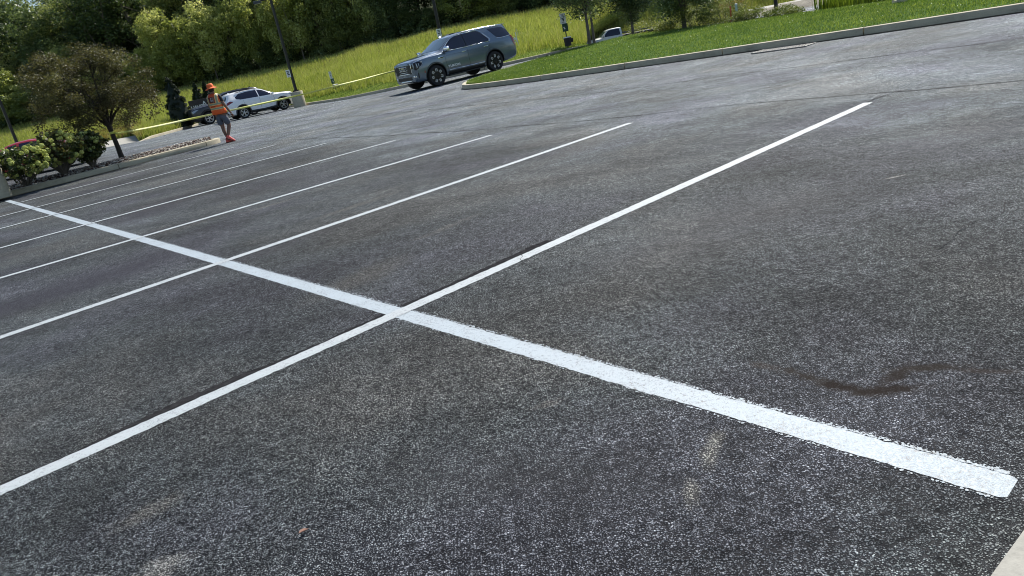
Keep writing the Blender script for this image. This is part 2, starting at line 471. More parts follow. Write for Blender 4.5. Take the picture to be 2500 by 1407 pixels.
# gently sloping ground under everything else, out to the horizon
def far_ground(x, y):
    base = -.35 + (0 if y < 60 else (y - 60) * .02)
    return base - (1.3 if (8 < x < 40 and 40 < y < 86) else 0)
gx = np.array([-900, -400, -200, -120, -90, -60, -30, 0, 8, 20, 40, 60, 90, 140, 300, 900.]); gy = np.array([-600, -200, -80, -42, 0, 40, 60, 86, 120, 160, 300, 900.])
grid_sheet('ground', gx, gy, lambda x, y: -1.9 if -100 < x < 70 and -50 < y < 86 else (-1.9 if y < 90 else -.5), M_FIELD)

U = Vector((.7883, .6153)); Vv = Vector((-.6153, .7883))
def strip(name, p, q_, w, mat, dz, rough=.004, step=.02, seed=0, label=None, endr=.01, maxn=900):
    """a painted strip draped on the asphalt with slightly ragged edges"""
    p = Vector(p); q_ = Vector(q_); d = q_ - p; ln = d.length; d.normalize(); nn = Vector((-d.y, d.x))
    r = np.random.default_rng(seed); n = min(maxn, int(ln / step)); V = []; F = []
    ts = np.sort(np.concatenate([np.linspace(0, ln, n - 16), np.linspace(.001, .028, 8), ln - np.linspace(.001, .028, 8)]))
    def wob():
        a = r.normal(0, 1, n); b = np.convolve(r.normal(0, 1, n), np.ones(25) / 5, 'same'); return a * rough * .6 + b * rough * .35
    wl, wr_ = wob(), wob()
    cols = [-.5, -.25, 0, .25, .5]
    for i, t in enumerate(ts):
        e = min(t, ln - t); taper = 1.0 - .22 * max(0.0, 1 - e / .022) ** 2
        tendr = r.normal(0, endr) if e < .001 else 0
        for c in cols:
            off = c * w * taper + (0 if e < .03 else wl[i] if c == -.5 else wr_[i] if c == .5 else 0)
            tt = t
            x = p.x + d.x * tt + nn.x * off; y = p.y + d.y * tt + nn.y * off
            V.append((x, y, zt(x, y) + dz))
    k = len(cols)
    for i in range(n - 1):
        for c in range(k - 1): F.append((i * k + c, i * k + c + 1, (i + 1) * k + c + 1, (i + 1) * k + c))
    o = from_arrays(name, V, F, mat); tag(o, label, None, None, 'structure'); return o
def ext(a, b, s0, s1):
    a = Vector(a); b = Vector(b); d = (b - a).normalized(); return a - d * s0, b + d * s1
stalls = [((-2.161, 2.557), (4.019, 7.391), 3.2), ((-3.654, 4.926), (1.953, 9.421), 3.0), ((-5.144, 7.288), (.151, 11.121), 3.0),
          ((-6.532, 9.489), (-1.558, 13.231), 3.0), ((-6.837, 12.606), (-3.261, 15.508), 4.0), ((-8.606, 14.297), (-4.973, 17.936), 3.0),
          ((-10.19, 16.076), (-6.674, 20.099), .2)]
for i, (a, b, s0) in enumerate(stalls):
    p, q_ = ext(a, b, s0, 0)
    strip('painted_line', p, q_, .098, M_PAINT2, (.003, .0035, .005, .007)[i] if i < 4 else .010, .0035, .02, i)
strip('painted_line', (-11.349, 17.395), (1.144, 1.4645), .106, M_PAINT, .0012, .003, .015, 30, endr=.012, maxn=1300)
# overspray flecks along the wide line
def flecks(a, b, w, side, count, spread, seed, mat):
    r = np.random.default_rng(seed); a = Vector(a); b = Vector(b); d = (b - a); ln = d.length; d.normalize(); nn = Vector((-d.y, d.x))
    V = []; F = []
    for k in range(count):
        t = -.02 + min(ln, ln * (1 - r.random() ** 1.6 * .55)); o_ = side * (w / 2 + .004 + abs(r.normal(0, spread))); s = r.uniform(.0012, .0045)
        c = a + d * t + nn * o_; i0 = len(V); an = r.uniform(0, 6.3); fz = r.uniform(.0014, .0024)
        for j in range(5): V.append((c.x + math.cos(an + j * 1.257) * s * r.uniform(.6, 1.5), c.y + math.sin(an + j * 1.257) * s * r.uniform(.6, 1.5), fz))
        F.append(tuple(range(i0, i0 + 5)))
    tag(from_arrays('paint_overspray', V, F, mat), kind='stuff')
flecks((-11.349, 17.395), (1.138, 1.468), .106, 1, 2600, .006, 5, M_PAINT)
flecks((-11.349, 17.395), (1.138, 1.468), .106, -1, 350, .003, 6, M_PAINT)

def seam(name, pts, w, mat, dz, wob=.01, seed=1, step=.15):
    r = np.random.default_rng(seed); pl = densify(smooth_pl(pts, 2), step); n = len(pl); V = []; F = []
    wl = np.convolve(r.normal(0, 1, n), np.ones(4) / 2, 'same') * wob
    for i, p in enumerate(pl):
        a = Vector(pl[max(0, i - 1)][:2]); b = Vector(pl[min(n - 1, i + 1)][:2]); d = (b - a).normalized(); nn = Vector((-d.y, d.x))
        ww = w * (.55 + .9 * r.random())
        for c in (-.5, .5):
            x = p[0] + nn.x * (c * ww + wl[i]); y = p[1] + nn.y * (c * ww + wl[i]); V.append((x, y, zt(x, y) + dz))
    for i in range(n - 1): F.append((2 * i, 2 * i + 1, 2 * i + 3, 2 * i + 2))
    return tag(from_arrays(name, V, F, mat), kind='structure')
seam('pavement_joint', [(-6.61, 20.89), (-4.38, 18.17), (-2.15, 14.88), (-.35, 12.61), (.82, 11.37), (1.89, 10.19), (2.88, 9.53), (3.91, 8.45), (4.51, 7.75), (5.4, 6.69)], .022, M_SEAM, .004, .02, 2)
seam('pavement_joint', [(-10.02, 32.39), (-5.77, 26.21), (-2.54, 21.26), (.26, 17.36), (1.99, 14.94), (3.28, 13.74), (4.62, 12.59), (5.7, 11.58), (6.65, 10.61), (7.9, 9.4)], .03, M_SEAM, .005, .03, 3)
seam('pavement_crack', [(4.02, 7.40), (4.27, 7.62), (4.52, 7.72), (4.9, 7.6)], .015, M_SEAM, .007, .02, 4)
for c in (((.2, 3.9), (.05, 4.5), (.5, 4.8)), ((2.0, 3.1), (2.3, 3.35), (2.55, 3.4), (2.7, 3.6)), ((1.3, 2.9), (1.7, 3.1), (2.2, 3.0)), ((1.2, 4.9), (1.6, 5.0), (1.8, 5.4))):
    seam('pavement_crack', list(c), .004, M_SEAM, .004, .012, int(c[0][0] * 50) + 90, .03)
# old black sealer showing along the far side of the nearest stall line
a0, b0 = ext((-2.161, 2.557), (4.019, 7.391), 3.2, 0)
def seal_strip():
    r = np.random.default_rng(3); d = (b0 - a0); ln = d.length; d.normalize(); nn = Vector((-d.y, d.x)); n = 700; V = []; F = []
    f = np.convolve(r.normal(0, 1, n), np.ones(30) / 8, 'same'); g = r.normal(0, 1, n)
    for i in range(n):
        t = ln * i / (n - 1) * .955; wd = .044 + .022 * f[i] + .004 * g[i]; wd = max(.002, wd * (1.0 if t < ln * .58 else .22))
        for o_ in (.030, .049 + wd):
            x = a0.x + d.x * t + nn.x * o_; y = a0.y + d.y * t + nn.y * o_; V.append((x, y, zt(x, y) + .001))
    for i in range(n - 1): F.append((2 * i, 2 * i + 1, 2 * i + 3, 2 * i + 2))
    tag(from_arrays('old_sealer_band', V, F, M_SEAL), kind='structure')
seal_strip()
# pale lane marks where the big vehicle stands
strip('lane_line', (-4.1, 30.9), (2.6, 36.2), .10, M_PAINT2, .012, .003, .1, 41)
strip('lane_line', (-2.3, 28.3), (5.2, 35.2), .10, M_PAINT2, .012, .003, .1, 42)

# a fallen leaf on the asphalt in front
lf = MB()
pr = [(-.016, 0), (-.008, .0055), (.004, .006), (.017, 0), (.004, -.005), (-.008, -.005)]
lf.add([(x, y, .006 + (.006 if abs(y) > .001 else 0)) for x, y in pr] + [(0, 0, .004)], [(0, 1, 6), (1, 2, 6), (2, 3, 6), (3, 4, 6), (4, 5, 6), (5, 0, 6)])
lfo = lf.build('fallen_leaf', simple('dry_leaf', (.55, .36, .27), .7, var=.2, vscale=60))
lfo.location = (-.775, 1.872, .004); lfo.rotation_euler = (.15, .1, R(35))
tag(lfo, 'small dry brown leaf lying alone on the near asphalt', 'leaf')

# ------------------------------------------------------------------ kerbs
def kerb(name, pts, inner, base=zt, h=.15, w=.16, seg=3.0, ramp0=0.0, label=None):
    """extruded kerb; inner=+1 puts the grass on the left of the walking direction"""
    pl = densify(pts, .25); b = MB(); acc = 0.0; n = len(pl)
    prof = [(0, -.08), (0, h - .025), (.008, h - .008), (.026, h), (w, h), (w, -.08)]
    rings = []; dist = 0
    for i, p in enumerate(pl):
        a = Vector(pl[max(0, i - 1)]); c = Vector(pl[min(n - 1, i + 1)]); d = (c - a).normalized(); nn = Vector((-d.y, d.x)) * inner
        if i: dist += math.dist(pl[i - 1], p)
        k = 1.0 if ramp0 <= 0 else min(1.0, dist / ramp0)
        z = base(p[0], p[1])
        rings.append((dist, [(p[0] + nn.x * o_, p[1] + nn.y * o_, z + (hh if hh < 0 else hh * k + (-.001 if k < 1 else 0))) for o_, hh in prof], d))
    start = 0
    def emit(rs):
        k = len(prof); vs = [v for r_ in rs for v in r_]; fs = []
        for i in range(len(rs) - 1):
            for j in range(k - 1):
                q = (i * k + j, i * k + j + 1, (i + 1) * k + j + 1, (i + 1) * k + j)
                fs.append(q if inner < 0 else q[::-1])
        fs.append(tuple(range(k)) if inner > 0 else tuple(range(k))[::-1]); e = (len(rs) - 1) * k
        fs.append(tuple(e + j for j in range(k))[::-1] if inner > 0 else tuple(e + j for j in range(k)))
        b.add(vs, fs)
    cur = []; nxt = seg
    for i, (dd, r_, d) in enumerate(rings):
        cur.append(r_)
        if dd >= nxt and i < len(rings) - 1:
            cur[-1] = [(v[0] - d.x * .012, v[1] - d.y * .012, v[2]) for v in cur[-1]]
            emit(cur); cur = [[(v[0] + d.x * .024, v[1] + d.y * .024, v[2]) for v in cur[-1]]]; nxt += seg
    emit(cur)
    o = b.build(name, M_CONC, smooth=40)
    return tag(o, label, None, None, 'structure')
def inset_(pl, d, side=1):
    out = []
    for i, p in enumerate(pl):
        a = Vector(pl[max(0, i - 1)]); c = Vector(pl[min(len(pl) - 1, i + 1)]); t = (c - a).normalized(); nn = Vector((-t.y, t.x)) * side
        out.append((p[0] + nn.x * d, p[1] + nn.y * d))
    return out
right_near = [(-.27, 25.04), (-.02, 24.35), (.8, 23.0), (2.17, 21.15), (3.6, 19.45), (5.07, 17.75), (6.25, 16.4), (7.3, 15.2), (8.2, 14.2), (9.7, 12.65), (11.6, 10.7), (15, 7.0), (20, 1.5)]
right_far = [(-.27, 25.04), (-.36, 25.7), (-.2, 27.2), (.5, 28.7), (1.8, 30.6), (3.2, 32.6), (4.8, 34.5), (7.4, 37.6), (10.2, 41.5)]
rk = right_far[::-1] + right_near[1:]
rk = smooth_pl(rk, 2)
kerb('kerb', rk, 1, label='long pale concrete kerb round the lawn')
far_k = smooth_pl([(-19.7, 43.7), (-19.6, 47), (-19.55, 50.4), (-19.6, 54), (-18.6, 56.6), (-16.3, 56.8), (-14.2, 54.4), (-12.3, 51.2), (-9.2, 46.6), (-6.4, 42.2), (-4.9, 39.7), (-3.6, 38.2), (-1.5, 37.4), (1.2, 37.2), (3, 37.3), (5, 37.7), (6.8, 40.4), (7.6, 45.5), (8.4, 54), (8.8, 64)], 2)
kerb('kerb', far_k, 1, ramp0=1.6, label='kerb between the lane and the meadow')
isl_near = [(-17.0, 10.6), (-14.2, 14.7), (-11.96, 18.1), (-10.9, 19.6), (-9.7, 21.3), (-8.62, 22.9)]
isl_far = [(-8.75, 24.2), (-9.5, 23.7), (-10.9, 21.75), (-12.3, 19.8), (-13.6, 17.9), (-16.2, 14.1), (-18.5, 10.8)]
ik = smooth_pl(isl_near + [(-8.3, 23.45), (-8.3, 24.0)] + isl_far, 2)
kerb('kerb', ik, 1, h=.15, label='kerb round the planted island')
seam('gutter_dirt', inset_(right_near, -.03), .07, M_SEAM, .012, .01, 50, .2)
seam('gutter_dirt', inset_(isl_near, .03, -1), .06, M_SEAM, .012, .01, 51, .2)
# island bed
def fan_bed(name, loop, zin, mat, bump=0.0):
    loop = loop[:]; n = len(loop); bm = bmesh.new()
    half = n // 2
    a = resample(loop[:half], 40); b_ = resample(loop[half:][::-1], 40); V = []; J = 7
    for i in range(40):
        for j in range(J):
            t = j / (J - 1); x = a[i][0] * (1 - t) + b_[i][0] * t; y = a[i][1] * (1 - t) + b_[i][1] * t
            V.append((x, y, zt(x, y) + zin + bump * math.sin(math.pi * t)))
    F = [(i * J + j, i * J + j + 1, (i + 1) * J + j + 1, (i + 1) * J + j) for i in range(39) for j in range(J - 1)]
    bm.free(); o = from_arrays(name, V, F, mat, smooth=80); return tag(o, kind='structure'), a, b_
def inset(pl, d, side):
    out = []
    for i, p in enumerate(pl):
        a = Vector(pl[max(0, i - 1)]); c = Vector(pl[min(len(pl) - 1, i + 1)]); t = (c - a).normalized(); nn = Vector((-t.y, t.x)) * side
        out.append((p[0] + nn.x * d, p[1] + nn.y * d))
    return out
in_n = inset(isl_near + [(-8.35, 23.5)], .14, 1); in_f = inset([(-8.5, 23.95)] + isl_far, .14, 1)
bed, ba, bb_ = fan_bed('planting_bed', resample(in_n, 30) + resample(in_f, 30), .13, M_MULCH, .10)
# river stones and bark pieces on the bed
def stones(count):
    r = np.random.default_rng(8); V = []; F = []; A = []
    ico = bmesh.new(); bmesh.ops.create_icosphere(ico, subdivisions=1, radius=1.0)
    iv = np.array([v.co[:] for v in ico.verts]); fi = np.array([[v.index for v in f.verts] for f in ico.faces]); ico.free()
    for k in range(count):
        i = r.uniform(0, 38.9); t = r.uniform(.02, .98); i0 = int(i); f = i - i0
        p = np.array(ba[i0]) * (1 - f) + np.array(ba[i0 + 1]) * f; q_ = np.array(bb_[i0]) * (1 - f) + np.array(bb_[i0 + 1]) * f
        c = p * (1 - t) + q_ * t; z = zt(c[0], c[1]) + .13 + .10 * math.sin(math.pi * t)
        s = r.uniform(.012, .035); sc = s * r.uniform(.6, 1.3, 3); sc[2] *= .7; an = r.uniform(0, 6.28)
        P = iv * sc * (1 + r.normal(0, .12, iv.shape)); ca, sa = math.cos(an), math.sin(an)
        P = np.c_[P[:, 0] * ca - P[:, 1] * sa + c[0], P[:, 0] * sa + P[:, 1] * ca + c[1], P[:, 2] + z + sc[2] * .4]
        F.append(fi + len(V) * len(iv)); V.append(P); A.append(np.full(len(fi), r.random()))
    o = from_arrays('gravel', np.concatenate(V), np.concatenate(F), None, attr=np.concatenate(A)); return o
m, nt, b = nodes_mat('river_stone')
at = nt.nodes.new('ShaderNodeAttribute'); at.attribute_name = 'lv'
L(nt, ramp(nt, at.outputs['Fac'], [(0, (.06, .035, .028)), (.35, (.16, .10, .08)), (.6, (.30, .27, .23)), (.85, (.45, .42, .36)), (1, (.6, .58, .52))]).outputs[0], b.inputs['Base Color'])
b.inputs['Roughness'].default_value = .75
g = stones(7500); g.data.materials.append(m); tag(g, kind='stuff')

# ------------------------------------------------------------------ lawn on the right island
LN, LJ = 90, 16
near_i = resample(smooth_pl(inset(right_near, .15, 1), 2), LN)
crest = [(-.15, 25.1), (-.1, 27.1), (.62, 28.55), (1.93, 30.5), (3.33, 32.5), (4.95, 34.4), (7, 33), (8.6, 30.5), (10, 27.3), (11.3, 24), (12.5, 21), (13.8, 18), (15.5, 15), (20, 9), (25, 3)]
crz = [None, None, None, None, None, .45, .59, .50, .42, .38, .33, .30, .28, .26, .24]
crest3 = [(x, y, (zt(x, y) + .15 if z is None else z)) for (x, y), z in zip(crest, crz)]
crest_i = resample(crest3, LN)
def lawn_pt(s, t):
    i = min(LN - 2, int(s * (LN - 1))); f = s * (LN - 1) - i
    a = [near_i[i][k] * (1 - f) + near_i[i + 1][k] * f for k in (0, 1)]
    c = [crest_i[i][k] * (1 - f) + crest_i[i + 1][k] * f for k in (0, 1, 2)]
    za = zt(a[0], a[1]) + .15
    x = a[0] * (1 - t) + c[0] * t; y = a[1] * (1 - t) + c[1] * t
    return x, y, za * (1 - t) + c[2] * t + .05 * math.sin(math.pi * t) * min(1, s * 3)
V = [lawn_pt(i / (LN - 1), j / (LJ - 1)) for i in range(LN) for j in range(LJ)]
F = [(i * LJ + j, (i + 1) * LJ + j, (i + 1) * LJ + j + 1, i * LJ + j + 1) for i in range(LN - 1) for j in range(LJ - 1)]
tag(from_arrays('lawn', V, F, M_LAWN, smooth=80), kind='structure')
# behind the crest the ground falls to a lower road
back0 = crest_i[int(LN * .40):]
outer = resample([(8.6, 36.0, .05), (9.6, 38.5, -.3), (13, 41, -.1), (18, 42, 0), (26, 43, 0), (40, 40, 0), (60, 30, 0), (70, 0, 0)], len(back0))
BJ = 8; V = []
for i in range(len(back0)):
    for j in range(BJ):
        t = j / (BJ - 1); x, y, z = (back0[i][k] * (1 - t) + outer[i][k] * t for k in range(3)); V.append((x, y, z - .01 * (j > 0)))
F = [(i * BJ + j, (i + 1) * BJ + j, (i + 1) * BJ + j + 1, i * BJ + j + 1) for i in range(len(back0) - 1) for j in range(BJ - 1)]
tag(from_arrays('rough_ground', V, F, M_LAWN, smooth=80), kind='structure')
grid_sheet('lower_ground', np.linspace(9, 90, 20), np.linspace(40.5, 90, 14), lambda x, y: -1.29 + .06 * max(0, x - 19) if x < 40 else -.03 , M_LAWN)
grid_sheet('lower_road', np.linspace(8.5, 40, 12), np.linspace(66, 74.5, 4), lambda x, y: -1.24 + .06 * max(0, x - 19), M_ASPH)
grid_sheet('pale_pavement', np.linspace(23, 75, 20), np.linspace(50, 64, 4), lambda x, y: .03, M_WALK)

# ------------------------------------------------------------------ meadow hillside
nearp = [(-95, 60), (-50, 60), (-30, 60), (-24, 60), (-21.6, 53), (-20.2, 44.6), (-19.76, 45.2), (-19.75, 50.4), (-19.8, 54.2), (-18.7, 56.8), (-16.2, 57.0), (-14.05, 54.5), (-12.15, 51.3), (-9.05, 46.7), (-6.25, 42.3), (-4.75, 39.85), (-3.5, 38.35), (-1.5, 37.55), (1.2, 37.35), (3, 37.45), (4.95, 37.85), (6.65, 40.5), (7.4, 45.6), (8.2, 54.0), (8.6, 64), (9.0, 76), (30, 77), (60, 78)]
farp = [(-120, 88, 2.0), (-75, 88, 2.2), (-55, 88, 2.43), (-45, 88, 2.8), (-42, 88, 2.8), (-40, 88, 2.9), (-38, 88, 3.0), (-35, 88, 3.0), (-32, 88, 3.05), (-30, 88, 3.1), (-28.5, 88, 3.1), (-25, 88, 3.2), (-21, 88, 3.3), (-15.6, 88, 3.4), (-10.8, 88, 3.75), (-8, 88, 3.75), (-5, 88, 3.8), (-2, 88, 3.95), (.3, 88, 4.03), (3.4, 88, 4.04), (6.5, 88, 4.0), (9.5, 88, 3.9), (13, 88, 3.9), (17, 88, 3.9), (21, 88, 3.9), (26, 88, 3.9), (50, 88, 4), (90, 88, 4)]
def near_z(i, x, y):
    if i <= 5: return zt(x, y) + .012
    if i >= 21: return zt(x, y) + .10 if i < 25 else -1.15
    return zt(x, y) + .145
near3 = [(x, y, near_z(i, x, y)) for i, (x, y) in enumerate(nearp)]
FN, FJ = 160, 16
par = []
for seg_i in range(len(near3) - 1):
    k = max(2, int(max(math.dist(near3[seg_i][:2], near3[seg_i + 1][:2]), math.dist(farp[seg_i][:2], farp[seg_i + 1][:2])) / 1.2)); k = min(k, 12)
    par += [seg_i + j / k for j in range(k)]
par.append(len(near3) - 1.0); par = np.array(par); FN = len(par)
idx = np.arange(len(near3))
NP = np.stack([np.interp(par, idx, [p[k] for p in near3]) for k in range(3)], 1)
FP = np.stack([np.interp(par, idx, [p[k] for p in farp]) for k in range(3)], 1)
def field_arr(i, t):
    i0 = np.minimum(FN - 2, i.astype(int)); f = (i - i0)[:, None]
    a = NP[i0] * (1 - f) + NP[i0 + 1] * f; b_ = FP[i0] * (1 - f) + FP[i0 + 1] * f
    P = a * (1 - t[:, None]) + b_ * t[:, None]
    P[:, 2] += np.sin(P[:, 0] * .31) * np.sin(P[:, 1] * .23) * .12 * np.clip(t * 6, 0, 1) * np.clip((1 - t) * 6, 0, 1)
    return P
ii, jj = np.meshgrid(np.arange(FN, dtype=float), np.linspace(0, 1, FJ), indexing='ij')
PV = field_arr(ii.ravel(), jj.ravel())
F = [(i * FJ + j, (i + 1) * FJ + j, (i + 1) * FJ + j + 1, i * FJ + j + 1) for i in range(FN - 1) for j in range(FJ - 1)]
tag(from_arrays('meadow', PV, F, M_FIELD, smooth=80), kind='structure')
hx = np.linspace(-150, 110, 40)
grid_sheet('wooded_hill', hx, np.array([87.6, 95, 105, 120, 150, 220]), lambda x, y: float(np.interp(x, [p[0] for p in farp], [p[2] for p in farp])) - .05 + (y - 88) * .10 + max(0, min(y, 165) - 106) * .26, M_FOREST)
# pale path left of the kerb ramp
pv = [(-24, 60, 0), (-21.6, 53, 0), (-20.35, 44.4, 0), (-24, 45.5, 0), (-45, 52.5, 0), (-95, 60, 0)]
tag(from_arrays('path', [(x, y, zt(x, y) + .006) for x, y, z in pv], [(0, 1, 2, 3, 4, 5)], M_WALK), kind='structure')

# pavement slab the picture is taken from
sw = MB()
e0 = Vector((.98, 1.21)); ed = Vector((.82, .57)).normalized(); en = Vector((ed.y, -ed.x))
p1 = e0 - ed * 4; p2 = e0 + ed * 5
sw.prism([(p1.x, p1.y), (p1.x + en.x * 2.6, p1.y + en.y * 2.6), (p2.x + en.x * 2.6, p2.y + en.y * 2.6), (p2.x, p2.y)], -.1, .12)
tag(sw.build('pavement', M_WALK), 'corner of a pale concrete pavement', kind='structure')

# ------------------------------------------------------------------ storm drain grate in the gutter
gr = empty('drain_grate', (6.62, 15.45, zt(6.62, 15.45)), math.atan2(-1.15, 1.0)); tag(gr, 'rusty steel storm drain grate set in the asphalt against the kerb', 'drain grate')
iron = simple('rusty_iron', (.24, .23, .21), .6, .2, .35, 20)
fr = MB(); Lx, Ly = 1.15, .56
for s in (-1, 1):
    fr.box((0, s * Ly / 2, .008), (Lx, .035, .02)); fr.box((s * Lx / 2, 0, .008), (.035, Ly + .035, .02))
fr.build('frame', iron, gr)
MB().box((0, 0, .006), (Lx - .04, Ly - .04, .004)).build('pit', simple('drain_dark', (.01, .01, .01), .9), gr)
bars = MB()
for k in range(17):
    x = -Lx / 2 + .06 + k * (Lx - .12) / 16; bars.box((x, 0, .012), (.030, Ly - .04, .005))
for s in (-.18, 0, .18): bars.box((0, s * Ly / .56, .0115), (Lx - .04, .018, .013))
bars.build('bars', iron, gr)

# ------------------------------------------------------------------ grasses (stuff)
M_GRASS_S = leaf_mat('seed_grass', (.16, .17, .05), (.30, .30, .10), (.50, .47, .22), .3, .6, .3, .2)
def blades(name, P, hgt, wid, mat, seed, lean=.35, flat=False):
    """P (n,3) roots; each blade a bent triangle pair"""
    r = np.random.default_rng(seed); n = len(P)
    an = r.uniform(0, 2 * np.pi, n); d = np.c_[np.cos(an), np.sin(an)]; la = r.uniform(0, 2 * np.pi, n); ll = np.abs(r.normal(0, lean, n))[:, None] * hgt[:, None]
    ld = np.c_[np.cos(la), np.sin(la)] * ll
    w = wid[:, None] / 2
    z = P[:, 2]
    v0 = np.c_[P[:, :2] - d * w, z - .02]; v1 = np.c_[P[:, :2] + d * w, z - .02]
    v2 = np.c_[P[:, :2] + d * w * .7 + ld * .35, z + hgt * .6]; v3 = np.c_[P[:, :2] - d * w * .7 + ld * .35, z + hgt * .6]
    v4 = np.c_[P[:, :2] + ld, z + hgt]
    V = np.stack([v0, v1, v2, v3, v4], 1).reshape(-1, 3)
    b = np.arange(n)[:, None] * 5
    F = np.stack([b + [0, 1, 2], b + [0, 2, 3], b + [3, 2, 4]], 1).reshape(-1, 3)
    A = np.repeat(r.random(n), 3)
    return from_arrays(name, V, F, mat, attr=A)

def meadow_roots(n, seed, tmin, tmax, lo=None, clump=0.0, ilo=0, ihi=None, power=1.5):
    r = np.random.default_rng(seed)
    i = r.uniform(ilo, (ihi or FN - 1.001), n); t = tmin + (tmax - tmin) * r.random(n) ** power
    P = field_arr(i, t)
    ex = np.interp(i, np.arange(FN), par)
    return P, t, ex, r
# tall grass starts two metres behind the kerb, where the mown verge ends
n = 330000
P, t, ex, r = meadow_roots(n, 3, 0.0, 1.0)
near_d = np.linalg.norm(P[:, :2] - NP[np.clip(np.interp(ex, par, np.arange(FN)).astype(int), 0, FN - 1), :2], axis=1)
mown = np.where((ex > 12) & (ex < 25), 2.0 + .35 * np.sin(P[:, 0] * 2.1), .25)
keep = (near_d > mown) & (P[:, 0] > -75) & (P[:, 0] < 45)
P, ex = P[keep], ex[keep]; nd = near_d[keep] - mown[keep]
cl = .5 + .5 * np.sin(P[:, 0] * .9 + np.sin(P[:, 1] * .7) * 2) * np.sin(P[:, 1] * .8 + 1.3)
hgt = (.36 + .20 * cl + r.normal(0, .09, len(P))).clip(.15, 1.0) * np.clip(.5 + nd * .5, .5, 1)
dry = r.random(len(P)) < .06 + .12 * (cl < .25) + .45 * np.clip((P[:, 1] - 62) / 24, 0, 1)
g1 = blades('tall_grass', P[~dry], hgt[~dry], np.full((~dry).sum(), .034) * (1 + (P[~dry][:, 1] - 45) * .02).clip(.8, 1.8), M_GRASS_T, 4)
tag(g1, 'tall yellow-green grass covering the meadow slope', kind='stuff')
tag(blades('dry_grass', P[dry], hgt[dry] * 1.25, np.full(dry.sum(), .026), M_GRASS_S, 5), 'dry seed heads standing in the meadow', kind='stuff')
# brownish weeds at the edge behind the conifer
P2, t2, ex2, r2 = meadow_roots(9000, 9, 0.0, .16, ilo=int(np.searchsorted(par, 1.8)), ihi=int(np.searchsorted(par, 5.2)), power=1.0)
tag(blades('dry_weeds', P2, r2.uniform(.2, .7, len(P2)), np.full(len(P2), .05), M_GRASS_D, 6, .6), kind='stuff')
# mown verge and lawn
P3, t3, ex3, r3 = meadow_roots(60000, 10, 0.0, .10, ilo=int(np.searchsorted(par, 11.9)), ihi=int(np.searchsorted(par, 24.5)), power=1.0)
tag(blades('verge_grass', P3, r3.uniform(.03, .07, len(P3)), np.full(len(P3), .018), M_GRASS_L, 7, .5), kind='stuff')
r4 = np.random.default_rng(12); LP = []
while len(LP) < 150000:
    s = r4.random() ** .85 * .93; t_ = r4.random(); 
    LP.append((s, t_)); 
LP = np.array(LP); NI = np.array(near_i); CI = np.array(crest_i)
fi_ = LP[:, 0] * (LN - 1); i0 = np.minimum(LN - 2, fi_.astype(int)); f = (fi_ - i0)[:, None]
A_ = NI[i0] * (1 - f) + NI[i0 + 1] * f; C_ = CI[i0] * (1 - f) + CI[i0 + 1] * f; T = LP[:, 1:2]
XY = A_ * (1 - T) + C_[:, :2] * T; NZ = np.array([zt(x, y) + .15 for x, y in near_i]); ZA = NZ[i0] * (1 - f[:, 0]) + NZ[i0 + 1] * f[:, 0]
Z = ZA * (1 - T[:, 0]) + C_[:, 2] * T[:, 0] + .05 * np.sin(np.pi * T[:, 0]) * np.minimum(1, LP[:, 0] * 3)
P4 = np.c_[XY, Z]
tag(blades('lawn_grass', P4, r4.uniform(.02, .055, len(P4)), np.full(len(P4), .014), M_GRASS_L, 8, .7), 'short clovery lawn grass on the right island', kind='stuff')
fl = r4.choice(len(P4), 420, replace=False)[:230]; Vf = []; Ff = []
for k in fl:
    p = P4[k]; s = r4.uniform(.010, .018); o_ = len(Vf)
    Vf += [(p[0] + s, p[1], p[2] + .06), (p[0], p[1] + s, p[2] + .06), (p[0] - s, p[1], p[2] + .06), (p[0], p[1] - s, p[2] + .06), (p[0], p[1], p[2] + .06 + s * 1.5), (p[0], p[1], p[2] + .045)]
    Ff += [(o_, o_ + 1, o_ + 4), (o_ + 1, o_ + 2, o_ + 4), (o_ + 2, o_ + 3, o_ + 4), (o_ + 3, o_, o_ + 4)]
tag(from_arrays('clover_flowers', Vf, Ff, simple('clover_white', (.42, .48, .28), .8)), kind='stuff')
# tall grass and weeds behind the lawn crest
def strip_roots(pl3, w, n, seed, off=0.0):
    r = np.random.default_rng(seed); pl = resample(pl3, 60); s = r.uniform(0, 58.99, n); i0 = s.astype(int); f = (s - i0)[:, None]; A = np.array(pl)
    P = A[i0] * (1 - f) + A[i0 + 1] * f; D = A[i0 + 1] - A[i0]; D = D[:, :2] / np.linalg.norm(D[:, :2], axis=1)[:, None]; nn = np.c_[-D[:, 1], D[:, 0]]
    d = off + r.random(n) * w; P[:, 0] += nn[:, 0] * d; P[:, 1] += nn[:, 1] * d; return P, r
cr_r = [(c[0], c[1], c[2]) for c in crest3[9:14]]
Pw, rw = strip_roots(cr_r, 4.5, 26000, 21)
hw = rw.uniform(.3, .75, len(Pw)) * (1 + .3 * np.sin(Pw[:, 0] * 3))
tag(blades('reed_grass', Pw, hw, np.full(len(Pw), .03), leaf_mat('reed_leaf', (.07, .12, .01), (.15, .22, .02), (.30, .36, .07), .4, .5, .6), 22, .25), 'tall reedy grass behind the lawn crest', kind='stuff')

